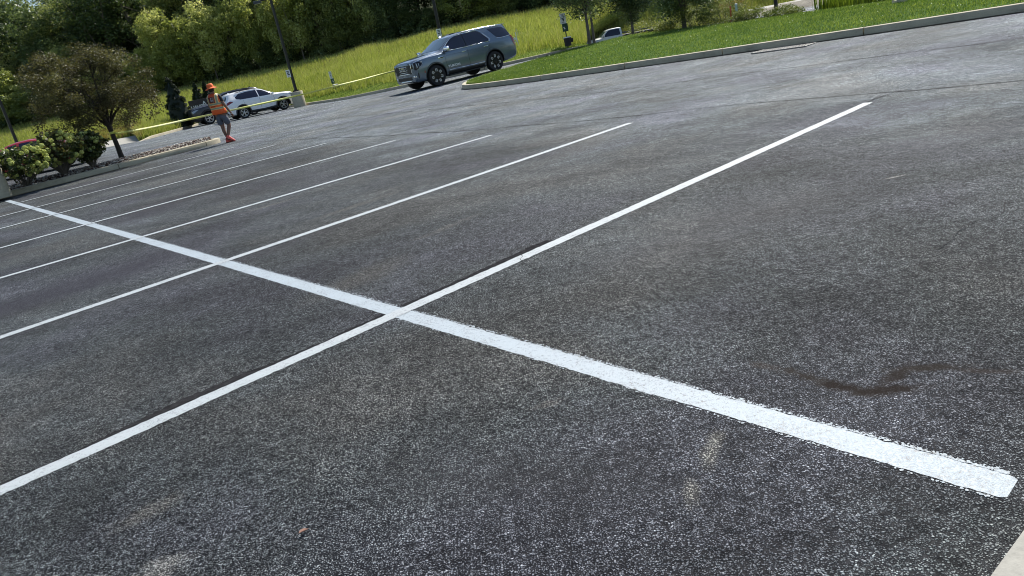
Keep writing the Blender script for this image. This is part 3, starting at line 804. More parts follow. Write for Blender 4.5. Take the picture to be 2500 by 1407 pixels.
# ------------------------------------------------------------------ leaf clouds and trees
def leaf_cloud(name, C, rad, n_per, size, mat, seed, aspect=.55, up=.3, parent=None, jitter=.25, fill=.35):
    r = np.random.default_rng(seed); C = np.asarray(C); k = len(C); n = k * n_per
    d = r.normal(0, 1, (n, 3)); d /= np.linalg.norm(d, axis=1)[:, None]; d[:, 2] = np.where(r.random(n) < up, np.abs(d[:, 2]), d[:, 2])
    rr = np.repeat(np.asarray(rad), n_per) * (fill + (1 - fill) * r.random(n) ** .5) * (1 + r.normal(0, jitter, n) * .4)
    P = np.repeat(C, n_per, 0) + d * rr[:, None] * np.array([1, 1, .8])
    a = r.normal(0, 1, (n, 3)); a[:, 2] *= .6; a /= np.linalg.norm(a, axis=1)[:, None]
    nrm = r.normal(0, 1, (n, 3)) + d * .8 + np.array([0, 0, .6]); b_ = np.cross(nrm, a); b_ /= np.linalg.norm(b_, axis=1)[:, None]
    L_ = size * r.uniform(.6, 1.35, n)[:, None]; W = L_ * aspect
    V = np.stack([P - a * L_ / 2, P + b_ * W / 2, P + a * L_ / 2, P - b_ * W / 2], 1).reshape(-1, 3)
    F = np.arange(n * 4).reshape(n, 4)
    A = (np.repeat(r.random(k), n_per) * .5 + r.random(n) * .5)
    return from_arrays(name, V, F, mat, parent, attr=A)

def crown_centres(r, k, rx, rz, cz, shape='round', shell=.55):
    out = []
    while len(out) < k:
        p = r.uniform(-1, 1, 3); q = np.linalg.norm(p)
        if q > 1 or q < shell * r.random(): continue
        x, y, z = p
        if shape == 'cone': s = .35 + .65 * (1 - (z + 1) / 2); x, y = x * s, y * s
        elif shape == 'vase': s = .55 + .45 * (z + 1) / 2; x, y = x * s, y * s
        wob = 1 + .22 * math.sin(3 * math.atan2(y, x) + z * 4)
        out.append((x * rx * wob, y * rx * wob, cz + z * rz))
    return np.array(out)

def limbs(r, h0, C, rt, k=9, lean=(0, 0)):
    b = MB(); top = Vector((lean[0], lean[1], h0))
    b.tube([(0, 0, -.3), (lean[0] * .3, lean[1] * .3, h0 * .4), top, (lean[0] * 1.2, lean[1] * 1.2, h0 * 1.35)], [rt * 1.25, rt, rt * .8, rt * .45], 8)
    for i in r.choice(len(C), min(k, len(C)), replace=False):
        e = Vector(C[i]); m = top.lerp(e, .5) + Vector((0, 0, .12 * (e - top).length)) + Vector(r.normal(0, .06 * (e - top).length, 3))
        b.tube([top + Vector((0, 0, r.uniform(-.1, .3) * h0 * .5)), m, e], [rt * .5, rt * .28, rt * .08], 5)
        for q in range(2):
            e2 = Vector(C[r.integers(len(C))]); 
            if (e2 - m).length < (e - top).length * 1.1: b.tube([m, m.lerp(e2, .5) + Vector(r.normal(0, .05, 3)), e2], [rt * .22, rt * .13, rt * .05], 4)
    return b

def tree(name, loc, seed, h0, rx, rz, cz, k, n_per, crad, size, lm, bm_, rt=.14, shape='round', label=None, cat='tree', group=None, kl=9, aspect=.55, lean=(0, 0), up=.3):
    r = np.random.default_rng(seed); t = empty(name, loc, 0); tag(t, label, cat, group)
    C = crown_centres(r, k, rx, rz, cz, shape) + np.array([lean[0], lean[1], 0])
    limbs(r, h0, C, rt, kl, lean).build('trunk', bm_, t, 60)
    leaf_cloud('crown', C, r.uniform(.7, 1.25, k) * crad, n_per, size, lm, seed + 1, aspect, up, t)
    return t
def dup(root, loc, rz, sc, label, mat=None, group=None):
    c = root.copy(); COL.objects.link(c); c.location = loc; c.rotation_euler = (0, 0, rz); c.scale = sc; c['label'] = label
    if group: c['group'] = group
    for ch in root.children:
        d = ch.copy(); COL.objects.link(d); d.parent = c
        if mat is not None and ch.name.startswith('crown'):
            d.material_slots[0].link = 'OBJECT'; d.material_slots[0].material = mat
    return c
def hill(x, y):
    z = float(np.interp(x, [p[0] for p in farp], [p[2] for p in farp]))
    return z - .05 + (y - 88) * .10 if y >= 88 else z - (88 - y) * .09
GR = 'trees of the wood above the meadow'
woodA = tree('woodland_tree', (-54, 99, hill(-54, 99)), 100, 4.0, 4.6, 6.2, 9.0, 95, 120, 1.35, .36, M_LEAF_D, M_BARK2, .22, label='x', group=GR, kl=12)
woodB = tree('woodland_tree', (-44, 101, hill(-44, 101)), 110, 4.5, 3.9, 7.0, 10.0, 90, 120, 1.25, .34, M_LEAF_D, M_BARK2, .20, label='x', group=GR, kl=12)
bushA = tree('woodland_shrub', (-30, 89, hill(-30, 89)), 120, 1.2, 2.5, 2.9, 3.4, 85, 110, .72, .24, M_LEAF_Y, M_BARK2, .09, 'round', 'x', 'shrub', 'bushy growth along the wood edge', 8)
bushB = tree('woodland_shrub', (-20, 89, hill(-20, 89)), 130, 1.4, 2.1, 3.6, 4.1, 85, 110, .66, .23, M_LEAF_M, M_BARK2, .09, 'vase', 'x', 'shrub', 'bushy growth along the wood edge', 8)
BG = 'bushy growth along the wood edge'
wood_label = 'tall dark leafy tree standing deep in the wood above the meadow'
rt_ = np.random.default_rng(77)
first = {id(woodA): True, id(woodB): True, id(bushA): True, id(bushB): True}
def place(src, x, y, rz, s, sz, label, mat, group):
    loc = (x, y, hill(x, y) - .15); sc = (s, s, sz)
    if first.get(id(src)):
        first[id(src)] = False; src.location = loc; src.rotation_euler = (0, 0, rz); src.scale = sc; src['label'] = label; src['group'] = group
        if mat is not None:
            for ch in src.children:
                if ch.name.startswith('crown'): ch.material_slots[0].link = 'OBJECT'; ch.material_slots[0].material = mat
        return src
    return dup(src, loc, rz, sc, label, mat, group)
# back rows, dark and tall, filling the sky except the very corner
for row, (yy, step, hs) in enumerate(((95.5, 4.6, .86), (101, 5.2, 1.05), (108, 6.0, 1.2))):
    x = -74 + row * 1.7
    while x < 52:
        xx = x + rt_.normal(0, .8); tall = hs * rt_.uniform(.88, 1.1)
        if xx < -46: tall *= .93
        mt = M_LEAF_D if rt_.random() < .72 else M_LEAF_M
        place(woodA if rt_.random() < .5 else woodB, xx, yy + rt_.normal(0, 1.0), rt_.uniform(0, 6.28), tall * rt_.uniform(.9, 1.1), tall, wood_label, mt, GR)
        x += step * rt_.uniform(.8, 1.2)
# front growth: px position along the edge picked from the photograph, tone and height by eye
front = [(-57, 2.0, .9, 'Y'), (-53.5, 1.0, 1.0, 'Y'), (-50, .0, .85, 'M'), (-46.5, 1.5, 1.1, 'M'), (-43, .5, .9, 'Y'), (-40.5, 1.5, .75, 'M'), (-36.5, .5, 1.0, 'Y'), (-34.2, .3, 1.35, 'Y'),
         (-31.6, 1.2, 1.45, 'Y'), (-28.9, .2, 1.30, 'Y'), (-26.4, 1.4, 1.55, 'Y'), (-23.8, .4, 1.3, 'Y'), (-21.2, 1.6, 1.6, 'Y'), (-18.6, .6, 1.45, 'Y'), (-16.4, 1.8, 1.7, 'M'),
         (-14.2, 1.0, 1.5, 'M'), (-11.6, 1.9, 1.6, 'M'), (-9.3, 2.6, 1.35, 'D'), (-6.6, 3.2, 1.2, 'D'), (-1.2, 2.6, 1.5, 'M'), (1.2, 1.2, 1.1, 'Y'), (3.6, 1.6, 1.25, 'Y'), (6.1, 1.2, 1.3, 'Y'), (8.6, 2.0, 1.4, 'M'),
         (11.5, 1.5, 1.3, 'Y'), (14.5, 1.8, 1.5, 'M'), (18, 1.2, 1.3, 'M'), (22, 1.5, 1.5, 'M'), (26, 1.5, 1.4, 'Y'), (31, 1.5, 1.5, 'M'), (37, 1, 1.5, 'M'), (-61, 1.5, 1.1, 'M'), (-66, 1.5, 1.1, 'M')]
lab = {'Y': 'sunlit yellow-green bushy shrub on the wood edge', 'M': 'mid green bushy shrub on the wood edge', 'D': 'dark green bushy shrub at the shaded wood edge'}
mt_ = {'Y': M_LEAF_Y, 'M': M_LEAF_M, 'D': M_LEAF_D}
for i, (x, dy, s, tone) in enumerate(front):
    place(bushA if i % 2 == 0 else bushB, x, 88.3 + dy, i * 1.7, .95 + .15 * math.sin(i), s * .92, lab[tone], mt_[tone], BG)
# low leggy undergrowth hiding the foot of the wood
for i, x in enumerate(np.arange(-64, 30, 2.9)):
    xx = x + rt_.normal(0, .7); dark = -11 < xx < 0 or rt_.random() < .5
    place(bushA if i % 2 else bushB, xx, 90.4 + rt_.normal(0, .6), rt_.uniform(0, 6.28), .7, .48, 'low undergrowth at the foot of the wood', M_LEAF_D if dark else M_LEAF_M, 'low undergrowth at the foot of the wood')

uc = np.random.default_rng(55); UC = np.c_[uc.uniform(-85, 50, 900), 88.8 + 14 * uc.random(900) ** 1.6, np.zeros(900)]
UC[:, 2] = [hill(x, y) + .25 + .7 * uc.random() for x, y, _ in UC]
tag(leaf_cloud('undergrowth', UC, uc.uniform(.7, 1.3, 900), 70, .30, M_LEAF_D, 56, .55, .5), 'dark brambly undergrowth on the floor of the wood', kind='stuff')
# bronze-leaved ornamental tree on the island
t = empty('ornamental_tree', (-10.51, 21.75, .22)); tag(t, 'bronze-leaved ornamental tree on the planted island', 'tree')
r = np.random.default_rng(501)
def crab():
    fork = Vector((-.03, .0, .98)); b = MB()
    b.tube([(0, 0, -.15), (.0, 0, .3), (-.02, 0, .75), fork, (-.06, 0, 1.12)], [.085, .068, .06, .075, .055], 12)
    ends = []
    CC = crown_centres(r, 165, 1.64, 1.12, 1.98, 'round', .5); CC[:, 0] = CC[:, 0] - .12 * (CC[:, 2] - 1.2) - .12
    CC = CC[(CC[:, 2] > .98)]
    mains = [Vector((-1.15, .1, 1.75)), (Vector((-.55, -.3, 2.3))), Vector((-.1, .3, 2.75)), Vector((.45, -.2, 2.3)), Vector((.95, .1, 1.7)), Vector((-.6, .6, 1.7)), Vector((.4, .7, 1.9)), Vector((.1, -.75, 1.8))]
    for e in mains:
        m_ = fork.lerp(e, .5) + Vector((0, 0, .10)); b.tube([fork - Vector((0, 0, .06)), fork.lerp(m_, .5) + Vector((0, 0, .03)), m_, e, e + (e - m_) * .6], [.042, .036, .028, .016, .007], 7)
        near = sorted(CC.tolist(), key=lambda c: (Vector(c) - e).length)[:16]
        for c in near:
            st = m_.lerp(e, r.uniform(.1, 1)); cv = Vector(c); b.tube([st, st.lerp(cv, .5) + Vector(r.normal(0, .05, 3)), cv], [.012, .008, .004], 4)
    return b, CC
b_, CC = crab()
b_.build('trunk', M_BARK, t, 60)
leaf_cloud('crown', CC, r.uniform(.18, .42, len(CC)), 350, .052, M_LEAF_R, 502, .5, .3, t, .3, .1)
# drooping fringe
fr_c = np.array([(-2.05, .1, 1.25), (-1.75, .2, 1.05), (-1.35, -.2, .98), (-1.0, .2, 1.0), (1.25, 0, 1.0), (1.45, .1, 1.2), (.8, -.2, 1.05), (-.6, -.4, 1.05), (1.5, 0, 1.5)])
leaf_cloud('low_branches', fr_c, np.full(len(fr_c), .24), 110, .065, M_LEAF_R, 503, .5, .3, t, .3, .1)

# hydrangeas
def panicle_mesh():
    r = np.random.default_rng(5); n = 110; V = []; F = []; A = []
    for k in range(n):
        d = r.normal(0, 1, 3); d /= np.linalg.norm(d); p = d * np.array([.062, .062, .058]) * r.uniform(.75, 1.08); p[2] += .01 * 0
        a = np.cross(d, r.normal(0, 1, 3)); a /= np.linalg.norm(a); c = np.cross(d, a); s = r.uniform(.013, .021); o_ = len(V)
        V += [p + a * s, p + c * s, p - a * s, p - c * s]; F.append((o_, o_ + 1, o_ + 2, o_ + 3)); A.append(r.random())
    ico = bmesh.new(); bmesh.ops.create_icosphere(ico, subdivisions=1, radius=.055); 
    return V, F, A
pv_, pf_, pa_ = panicle_mesh()
def hydrangea(loc, rx, hz, nb, seed, label):
    t = empty('hydrangea', loc); tag(t, label, 'shrub', 'hydrangea bushes on the island'); r = np.random.default_rng(seed)
    C = crown_centres(r, 80, rx, hz * .42, hz * .62, 'round', .3)
    leaf_cloud('leaves', C, r.uniform(.08, .16, len(C)), 42, .085, M_LEAF_H, seed + 1, .62, .3, t)
    b = MB(); tips = []
    for k in range(nb):
        d = r.normal(0, 1, 3); d /= np.linalg.norm(d); d[2] = d[2] * .95 + .12
        p = np.array([d[0] * rx * r.uniform(.82, 1.1), d[1] * rx * r.uniform(.82, 1.1), hz * .60 + d[2] * hz * .42 * r.uniform(.85, 1.1)])
        if p[2] < .12: p[2] = .15 + .1 * r.random()
        tips.append(p)
    for k in range(46):
        p = tips[k % len(tips)] * .93; q = Vector((p[0] * .12, p[1] * .12, 0)); mid = Vector((p[0] * .45, p[1] * .45, p[2] * .55)) + Vector(r.normal(0, .03, 3))
        b.tube([q, mid, Vector(p)], [.009, .007, .004], 4)
    b.build('stems', M_BARK2, t)
    src = None
    for k, p in enumerate(tips):
        if src is None:
            h = from_arrays('flower_head', pv_, pf_, M_BLOOM, t, attr=pa_); src = h
        else:
            h = src.copy(); COL.objects.link(h); h.parent = t
        h.location = p; s = r.uniform(.55, 1.15); h.scale = (s, s, s * r.uniform(.9, 1.25)); h.rotation_euler = tuple(r.uniform(-.6, .6, 2)) + (r.uniform(0, 6),)
    return t
hydrangea((-11.35, 18.35, .20), .68, .88, 96, 601, 'hydrangea bush beside the concrete lamp base, leftmost of three')
hydrangea((-11.02, 19.55, .22), .64, 1.02, 92, 611, 'middle hydrangea bush, its blooms the highest of the three')
hydrangea((-10.66, 20.35, .22), .42, .90, 62, 621, 'hydrangea bush nearest the bronze tree, with open stems')

# clipped conical evergreens
def arborvitae(loc, h, w, seed, label, twin=False):
    t = empty('arborvitae', loc); tag(t, label, 'evergreen', 'conical evergreens by the sign'); r = np.random.default_rng(seed); C = []; Rr = []
    for k in range(int(150 * h / 3)):
        z = r.random() ** .8; top = h * (1.0 if not twin or r.random() < .6 else .93)
        s = w / 2 * (1 - z ** 2.2) * .86 + .02; an = r.uniform(0, 6.28); q = s * r.random() ** .35
        ox = (.12 if twin and top < h else -.05) * z; C.append((math.cos(an) * q + ox, math.sin(an) * q, .1 + z * (top - .15))); Rr.append(.17 * (1.1 - .55 * z))
    leaf_cloud('crown', np.array(C), np.array(Rr), 150, .065, M_LEAF_C, seed, .5, .4, t, .2, .2)
    cm = MB(); cm.lathe([(w * .36 * (1 - (q / 10) ** 2.2) + .01, .12 + (h - .45) * q / 10) for q in range(11)], 14); cm.build('inner_twigs', M_LEAF_C, t)
    MB().tube([(0, 0, -.1), (0, 0, .5), (0, 0, h * .8)], [.07, .06, .02], 7).build('trunk', M_BARK, t); return t
arborvitae((-20.0, 51.3, -.10), 3.5, 1.85, 701, 'large dark conical evergreen left of the sign', True)
arborvitae((-22.2, 62.0, .45), 2.5, 1.2, 711, 'small dark conical evergreen directly behind the sign, left of the two')
arborvitae((-21.35, 61.8, .45), 2.45, 1.15, 721, 'small dark conical evergreen just left of the walking man, right of the two')

# young trees and shrubs beyond the lawn
tree('young_tree', (6.0, 36.0, .50), 801, 1.3, 1.30, 1.9, 2.75, 110, 190, .48, .105, M_LEAF_D, M_BARK2, .075, 'round', 'dark round-crowned young tree on the lawn crest beside the dog waste station', group='young trees beyond the lawn')
tree('young_tree', (6.95, 40.2, .42), 811, 1.5, 1.15, 1.8, 3.0, 70, 130, .46, .11, M_LEAF_D, M_BARK2, .065, 'round', 'young tree just behind the lawn crest tree, its trunk seen beside it', group='young trees beyond the lawn')
tree('young_tree', (9.95, 44.0, .05), 821, 1.3, 1.6, 1.8, 2.75, 110, 190, .5, .12, M_LEAF_D, M_BARK2, .085, 'vase', 'dark young tree with forking trunk in front of the flatbed truck', group='young trees beyond the lawn')
tree('young_tree', (8.75, 29.6, .42), 831, 0.7, 1.35, 1.35, 1.85, 110, 190, .42, .095, M_LEAF_D, M_BARK2, .09, 'round', 'dark young tree rising out of the weeds on the right', group='young trees beyond the lawn')
wl = ['loose weedy bush under the right young tree', 'flowering weedy bush right of the young tree trunk', 'low leafy bush beside the orange marker post', 'pale low bush at the foot of the gravel bank', 'thin brushy bush behind the marker posts', 'leafy bush in the far gap right of the truck', 'green bush beyond the truck bed', 'small weedy bush at the left foot of the young tree']
wx = [(9.15, 29.3, .38, .85, 1.1), (9.9, 28.3, .40, .9, 1.0), (10.1, 26.6, .38, .6, .5), (10.9, 25.2, .36, .6, .35), (11.2, 31.0, .3, .8, 1.4), (12.5, 38.5, -.1, 1.7, 1.9), (16.0, 60.0, -1.2, 3.0, 2.6), (8.3, 30.6, .46, .45, .5)]
wm = leaf_mat('weed_leaf', (.05, .08, .012), (.12, .16, .03), (.34, .36, .12), .4, .6, 1.2)
for i, ((x, y, z, rx, h), l_) in enumerate(zip(wx, wl)):
    r = np.random.default_rng(900 + i); tt = empty('weedy_bush', (x, y, z - .05)); tag(tt, l_, 'bush', 'weedy bushes beyond the lawn')
    C = crown_centres(r, 55, rx, h * .5, h * .48, 'round', .2); leaf_cloud('foliage', C, r.uniform(.6, 1.2, 55) * .2 * max(1, rx), 80, .06 * max(1, rx * .8), wm if i not in (4,) else M_GRASS_D, 950 + i, .35, .5, tt)
    b = MB()
    for k in range(22): c = C[r.integers(55)]; b.tube([(c[0] * .3, c[1] * .3, 0), (c[0] * .7, c[1] * .7, c[2] * .6), tuple(c)], [.010, .007, .003], 4)
    b.build('stems', M_BARK2, tt)
# gravel bank below the pale pavement
V = []; nx_, ny_ = 40, 14; r = np.random.default_rng(4)
for j in range(ny_):
    for i in range(nx_):
        u_, v_ = i / (nx_ - 1), j / (ny_ - 1); x = 12.2 + u_ * 9; y = 33 + v_ * 6 - u_ * 3
        V.append((x, y, -.05 + .62 * math.sin(math.pi * min(1, v_ * 1.0)) * math.sin(math.pi * u_) ** .5 + r.normal(0, .03)))
F = [(j * nx_ + i, j * nx_ + i + 1, (j + 1) * nx_ + i + 1, (j + 1) * nx_ + i) for j in range(ny_ - 1) for i in range(nx_ - 1)]
tag(from_arrays('gravel_bank', V, F, M_DIRT, smooth=30), kind='structure')

# ------------------------------------------------------------------ vehicle materials
def carpaint(name, col, metal=.3, rough=.32, coat=1.0):
    m, nt, b = nodes_mat(name)
    tc = nt.nodes.new('ShaderNodeTexCoord').outputs['Object']
    f = noise(nt, tc, 5.0, 4); L(nt, mixc(nt, math_(nt, 'MULTIPLY', f, .12), col, (.25, .24, .22)), b.inputs['Base Color'])
    b.inputs['Metallic'].default_value = metal; b.inputs['Roughness'].default_value = rough
    b.inputs['Coat Weight'].default_value = coat; b.inputs['Coat Roughness'].default_value = .04
    return m
P_BLUE = carpaint('blue_grey_paint', (.135, .182, .235), .5, .25)
P_WHITE = carpaint('white_paint', (.88, .89, .90), 0.0, .35)
P_BLACK = carpaint('black_paint', (.004, .005, .009), .0, .3, .35)
P_RED = carpaint('red_paint', (.40, .010, .016), .1, .3)
P_TRUCK = carpaint('cream_truck_paint', (.62, .64, .60), 0.0, .4)
GLASS = simple('tinted_glass', (.006, .008, .022), .04, 0, .1, 3, 0, .8)
def clearish():
    m, nt, b = nodes_mat('clear_glass'); b.inputs['Base Color'].default_value = (.02, .05, .06, 1); b.inputs['Roughness'].default_value = .03
    b.inputs['Specular IOR Level'].default_value = .6; b.inputs['Coat Weight'].default_value = .3; return m
GLASS2 = clearish()
CHROME = simple('chrome', (.72, .74, .76), .12, 1.0, .04, 3)
RUBBER = simple('tyre_rubber', (.013, .013, .014), .75, 0, .3, 12)
BLKPL = simple('black_plastic', (.012, .012, .013), .5, 0, .2, 12)
GREYPL = simple('grey_trim', (.05, .055, .06), .5, 0, .2, 12)
SILVER = simple('silver_rim', (.55, .56, .58), .3, .9, .08, 12)
ACCENT = simple('bright_accent', (.80, .80, .82), .25, .3, .05, 12)
DARKRIM = simple('gloss_black_rim', (.010, .010, .012), .25, .3, .2, 12)
TAILR = simple('red_lens', (.22, .008, .010), .12, 0, .1, 8, 1.0)
LENS = simple('lamp_lens', (.36, .38, .40), .1, .4, .25, 14, 1.0)
WHITE = simple('white_board', (.74, .76, .75), .5, 0, .05, 8)
AMBER = simple('amber_lens', (.45, .16, .02), .2)

def sec_points(s, bulge=.02):
    """half section, bottom centre to roof centre"""
    x, zb, wl, wm, zsh, wsh, zt_, wt = s
    zm = zb + (zsh - zb) * .55
    p = [(0, zb), (wl * .6, zb), (wl - .05, zb + .01), (wl, zb + .07), (wl + (wm - wl) * .6, zb + (zm - zb) * .5), (wm, zm), (wm - .004, zm + (zsh - zm) * .45),
         (wsh + .012, zsh - .045), (wsh, zsh)]
    for k, t in enumerate((.33, .66, .9)):
        p.append((wsh + (wt - wsh) * t + bulge * math.sin(math.pi * t), zsh + (zt_ - .05 - zsh) * t))
    p += [(wt, zt_ - .035), (wt * .93, zt_ - .010), (wt * .62, zt_ + .008), (wt * .3, zt_ + .016), (0, zt_ + .02)]
    return p
def loft_body(name, st, mat, wheels, wr, track, parent, arch_depth=.42):
    st = sorted(st, key=lambda a: a[0]); st2 = []
    for a, b in zip(st[:-1], st[1:]):
        k = max(1, int((b[0] - a[0]) / .09)); st2 += [tuple(a[j] + (b[j] - a[j]) * i / k for j in range(len(a))) for i in range(k)]
    st2.append(st[-1]); V = []; F = []
    rings = []
    for s in st2:
        h = sec_points(s); full = [(y, z) for y, z in h] + [(-y, z) for y, z in h[-2:0:-1]]
        rings.append([(s[0], y, z) for y, z in full])
    n = len(rings[0])
    for r_ in rings: V += r_
    for i in range(len(rings) - 1):
        for k in range(n): F.append((i * n + k, (i + 1) * n + k, (i + 1) * n + (k + 1) % n, i * n + (k + 1) % n))
    F.append(tuple(range(n))); F.append(tuple((len(rings) - 1) * n + k for k in range(n))[::-1])
    me = bpy.data.meshes.new(name); me.from_pydata(V, [], F); me.update()
    bm = bmesh.new(); bm.from_mesh(me); bmesh.ops.recalc_face_normals(bm, faces=bm.faces); bm.to_mesh(me); bm.free()
    o = link_mesh(name, me, mat)
    # wheel arches
    cut = MB()
    for wx in wheels:
        for s in (-1, 1):
            M = Matrix.Translation((wx, s * (track / 2 + .02), wr * 1.0)) @ Matrix.Rotation(R(90), 4, 'X')
            cut.lathe([(wr * 1.17, -arch_depth / 2), (wr * 1.17, arch_depth / 2)], 36, M)
    cme = bpy.data.meshes.new('cutter'); cme.from_pydata(cut.v, [], cut.f); cme.update()
    bm = bmesh.new(); bm.from_mesh(cme); bmesh.ops.recalc_face_normals(bm, faces=bm.faces); bm.to_mesh(cme); bm.free()
    co = link_mesh('cutter', cme, BLKPL)
    md = o.modifiers.new('b', 'BOOLEAN'); md.operation = 'DIFFERENCE'; md.object = co; md.solver = 'EXACT'; md.material_mode = 'TRANSFER'
    dg = bpy.context.evaluated_depsgraph_get(); ne = bpy.data.meshes.new_from_object(o.evaluated_get(dg))
    o.modifiers.clear(); o.data = ne; bpy.data.objects.remove(co)
    shade(ne, 28); o.parent = parent
    bm = bmesh.new(); bm.from_mesh(ne); tree_ = BVHTree.FromBMesh(bm); bm.free()
    return o, tree_
def project(poly, tree_, axis, off, grid=.09, clip=None):
    """cover a flat outline with a grid and lay it on the body. axis: 'L','R' side, 'F','B' ends, 'T' top"""
    pts = [Vector(p) for p in densify(list(poly) + [poly[0]], grid)[:-1]]; nb = len(pts)
    mnx, mxx = min(p.x for p in pts), max(p.x for p in pts); mny, mxy = min(p.y for p in pts), max(p.y for p in pts)
    inn = []
    for gx_ in np.arange(mnx + grid / 2, mxx, grid):
        for gy_ in np.arange(mny + grid / 2, mxy, grid): inn.append(Vector((float(gx_), float(gy_))))
    vs, es, fs, *_ = delaunay_2d_cdt(pts + inn, [(i, (i + 1) % nb) for i in range(nb)], [list(range(nb))], 1, 1e-5)
    V = []; last = None
    for v in vs:
        a, c = v.x, v.y
        o_, d = {'L': ((a, 5, c), (0, -1, 0)), 'R': ((a, -5, c), (0, 1, 0)), 'F': ((6, a, c), (-1, 0, 0)), 'B': ((-6, a, c), (1, 0, 0)), 'T': ((a, c, 5), (0, 0, -1))}[axis]
        h = tree_.ray_cast(Vector(o_), Vector(d))
        V.append((h[0] + h[1] * off) if h[0] is not None else None)
    good = [i for i, v in enumerate(V) if v is not None]
    m_ = {i: k for k, i in enumerate(good)}
    return [V[i] for i in good], [tuple(m_[i] for i in f) for f in fs if all(i in m_ for i in f)]
def panel(name, poly, tree_, axis, mat, parent, off=.004, grid=.09, smooth=50):
    V, F = project(poly, tree_, axis, off, grid)
    b = MB(); b.add(V, F)
    return b.build(name, mat, parent, smooth)
def trim(name, line, tree_, axis, rad, mat, parent, off=.004, closed=False, step=.08, n=6):
    pl = densify(list(line) + ([line[0]] if closed else []), step); V = []
    for a, c in pl:
        o_, d = {'L': ((a, 5, c), (0, -1, 0)), 'R': ((a, -5, c), (0, 1, 0)), 'F': ((6, a, c), (-1, 0, 0)), 'B': ((-6, a, c), (1, 0, 0)), 'T': ((a, c, 5), (0, 0, -1))}[axis]
        h = tree_.ray_cast(Vector(o_), Vector(d))
        if h[0] is not None: V.append(h[0] + h[1] * off)
    b = MB()
    if len(V) > 1: b.tube(V, rad, n)
    return b.build(name, mat, parent, 60)
def wheel(parent, x, y, r, w, side, style, rimr=.66, zc=None):
    """side=+1 left. wheel > tyre, rim"""
    lip = None
    t = MB(); M = Matrix.Translation((x, y, r if zc is None else zc)) @ Matrix.Rotation(R(-90) * side, 4, 'X')
    a = r * rimr
    wobj = t.lathe([(a * .96, -w / 2), (r * .93, -w / 2), (r * .985, -w * .38), (r, -w * .2), (r, w * .2), (r * .985, w * .38), (r * .93, w / 2), (a * 1.02, w / 2), (a * .97, w * .40), (a * .93, w * .1), (a * .9, -w * .3)], 40, M).build('wheel', RUBBER, parent, 40)
    rb = MB(); base = DARKRIM
    if style != 'silver': rb.lathe([(a * .975, w * .38), (a * .985, w * .47), (a * .93, w * .46), (a * .90, w * .30), (a * .88, w * .05), (.02, w * .05)], 40, M)
    else:
        lo_ = len(rb.v); rb.lathe([(a * .985, w * .40), (a * .99, w * .47), (a * .90, w * .46), (a * .89, w * .40)], 40, M); rb.f = rb.f[:-2]
    if style == 'silver':
        for k in range(5):
            for dd in (-.16, .16):
                an = k * 2 * math.pi / 5 + dd; Ms = M @ Matrix.Rotation(an, 4, 'Z')
                rb.prism([(a * .12, -a * .045), (a * .93, -a * .065), (a * .93, a * .065), (a * .12, a * .045)], w * .26, w * .40, Ms)
        rb.lathe([(a * .24, w * .2), (a * .24, w * .40), (a * .10, w * .43)], 16, M)
        rb.build('rim', SILVER, wobj, 40)
        dk = MB(); dk.lathe([(a * .885, w * .30), (a * .88, w * .20), (.02, w * .20)], 30, M)
        for k in range(5):
            an = k * 2 * math.pi / 5 + math.pi / 5; Ms = M @ Matrix.Rotation(an, 4, 'Z')
            dk.prism([(a * .30, -a * .04), (a * .86, -a * .26), (a * .86, a * .26), (a * .30, a * .04)], w * .20, w * .25, Ms)
        dk.build('rim_gap', DARKRIM, wobj)
    else:
        ns = 6 if style == 'crew' else 8
        for k in range(ns):
            an = k * 2 * math.pi / ns; Ms = M @ Matrix.Rotation(an, 4, 'Z')
            rb.prism([(a * .12, -a * .09), (a * .93, -a * .12), (a * .93, a * .12), (a * .12, a * .09)], w * .24, w * .40, Ms)
        rb.lathe([(a * .26, w * .2), (a * .26, w * .41), (a * .12, w * .44)], 16, M)
        rb.build('rim', base, wobj, 40)
        acc = MB()
        for k in range(7):
            an = k * 2 * math.pi / 7 + .2; Ms = M @ Matrix.Rotation(an, 4, 'Z'); q = w * .42
            for (x0, x1, y0, y1) in ((.56, .90, -.14, -.08), (.56, .90, .08, .14), (.86, .93, -.14, .14)):
                acc.prism([(a * x0, a * y0), (a * x1, a * y0 * 1.1), (a * x1, a * y1 * 1.1), (a * x0, a * y1)], q, q + w * .045, Ms)
        acc.build('rim_accent', ACCENT, wobj)
    return wobj
def seat_on_ground(root, wb, track, yaw, x, y):
    """stand the vehicle on the asphalt: position, pitch and roll from the ground under its wheels"""
    f = Vector((math.cos(yaw), math.sin(yaw))); l = Vector((-f.y, f.x)); z = {}
    for i in (-1, 1):
        for j in (-1, 1):
            p = Vector((x, y)) + f * (i * wb / 2) + l * (j * track / 2); z[i, j] = zt(p.x, p.y)
    zf = (z[1, 1] + z[1, -1]) / 2; zr_ = (z[-1, 1] + z[-1, -1]) / 2; zl = (z[1, 1] + z[-1, 1]) / 2; zr2 = (z[1, -1] + z[-1, -1]) / 2
    root.rotation_mode = 'XYZ'
    root.matrix_world = Matrix.Translation((x, y, (zf + zr_) / 2 + .004)) @ Matrix.Rotation(yaw, 4, 'Z') @ Matrix.Rotation(-math.atan2(zf - zr_, wb), 4, 'Y') @ Matrix.Rotation(math.atan2(zl - zr2, track), 4, 'X')
ARC = lambda cx, cz, r, a0, a1, n=18: [(cx + r * math.cos(R(a0 + (a1 - a0) * i / n)), cz + r * math.sin(R(a0 + (a1 - a0) * i / n))) for i in range(n + 1)]

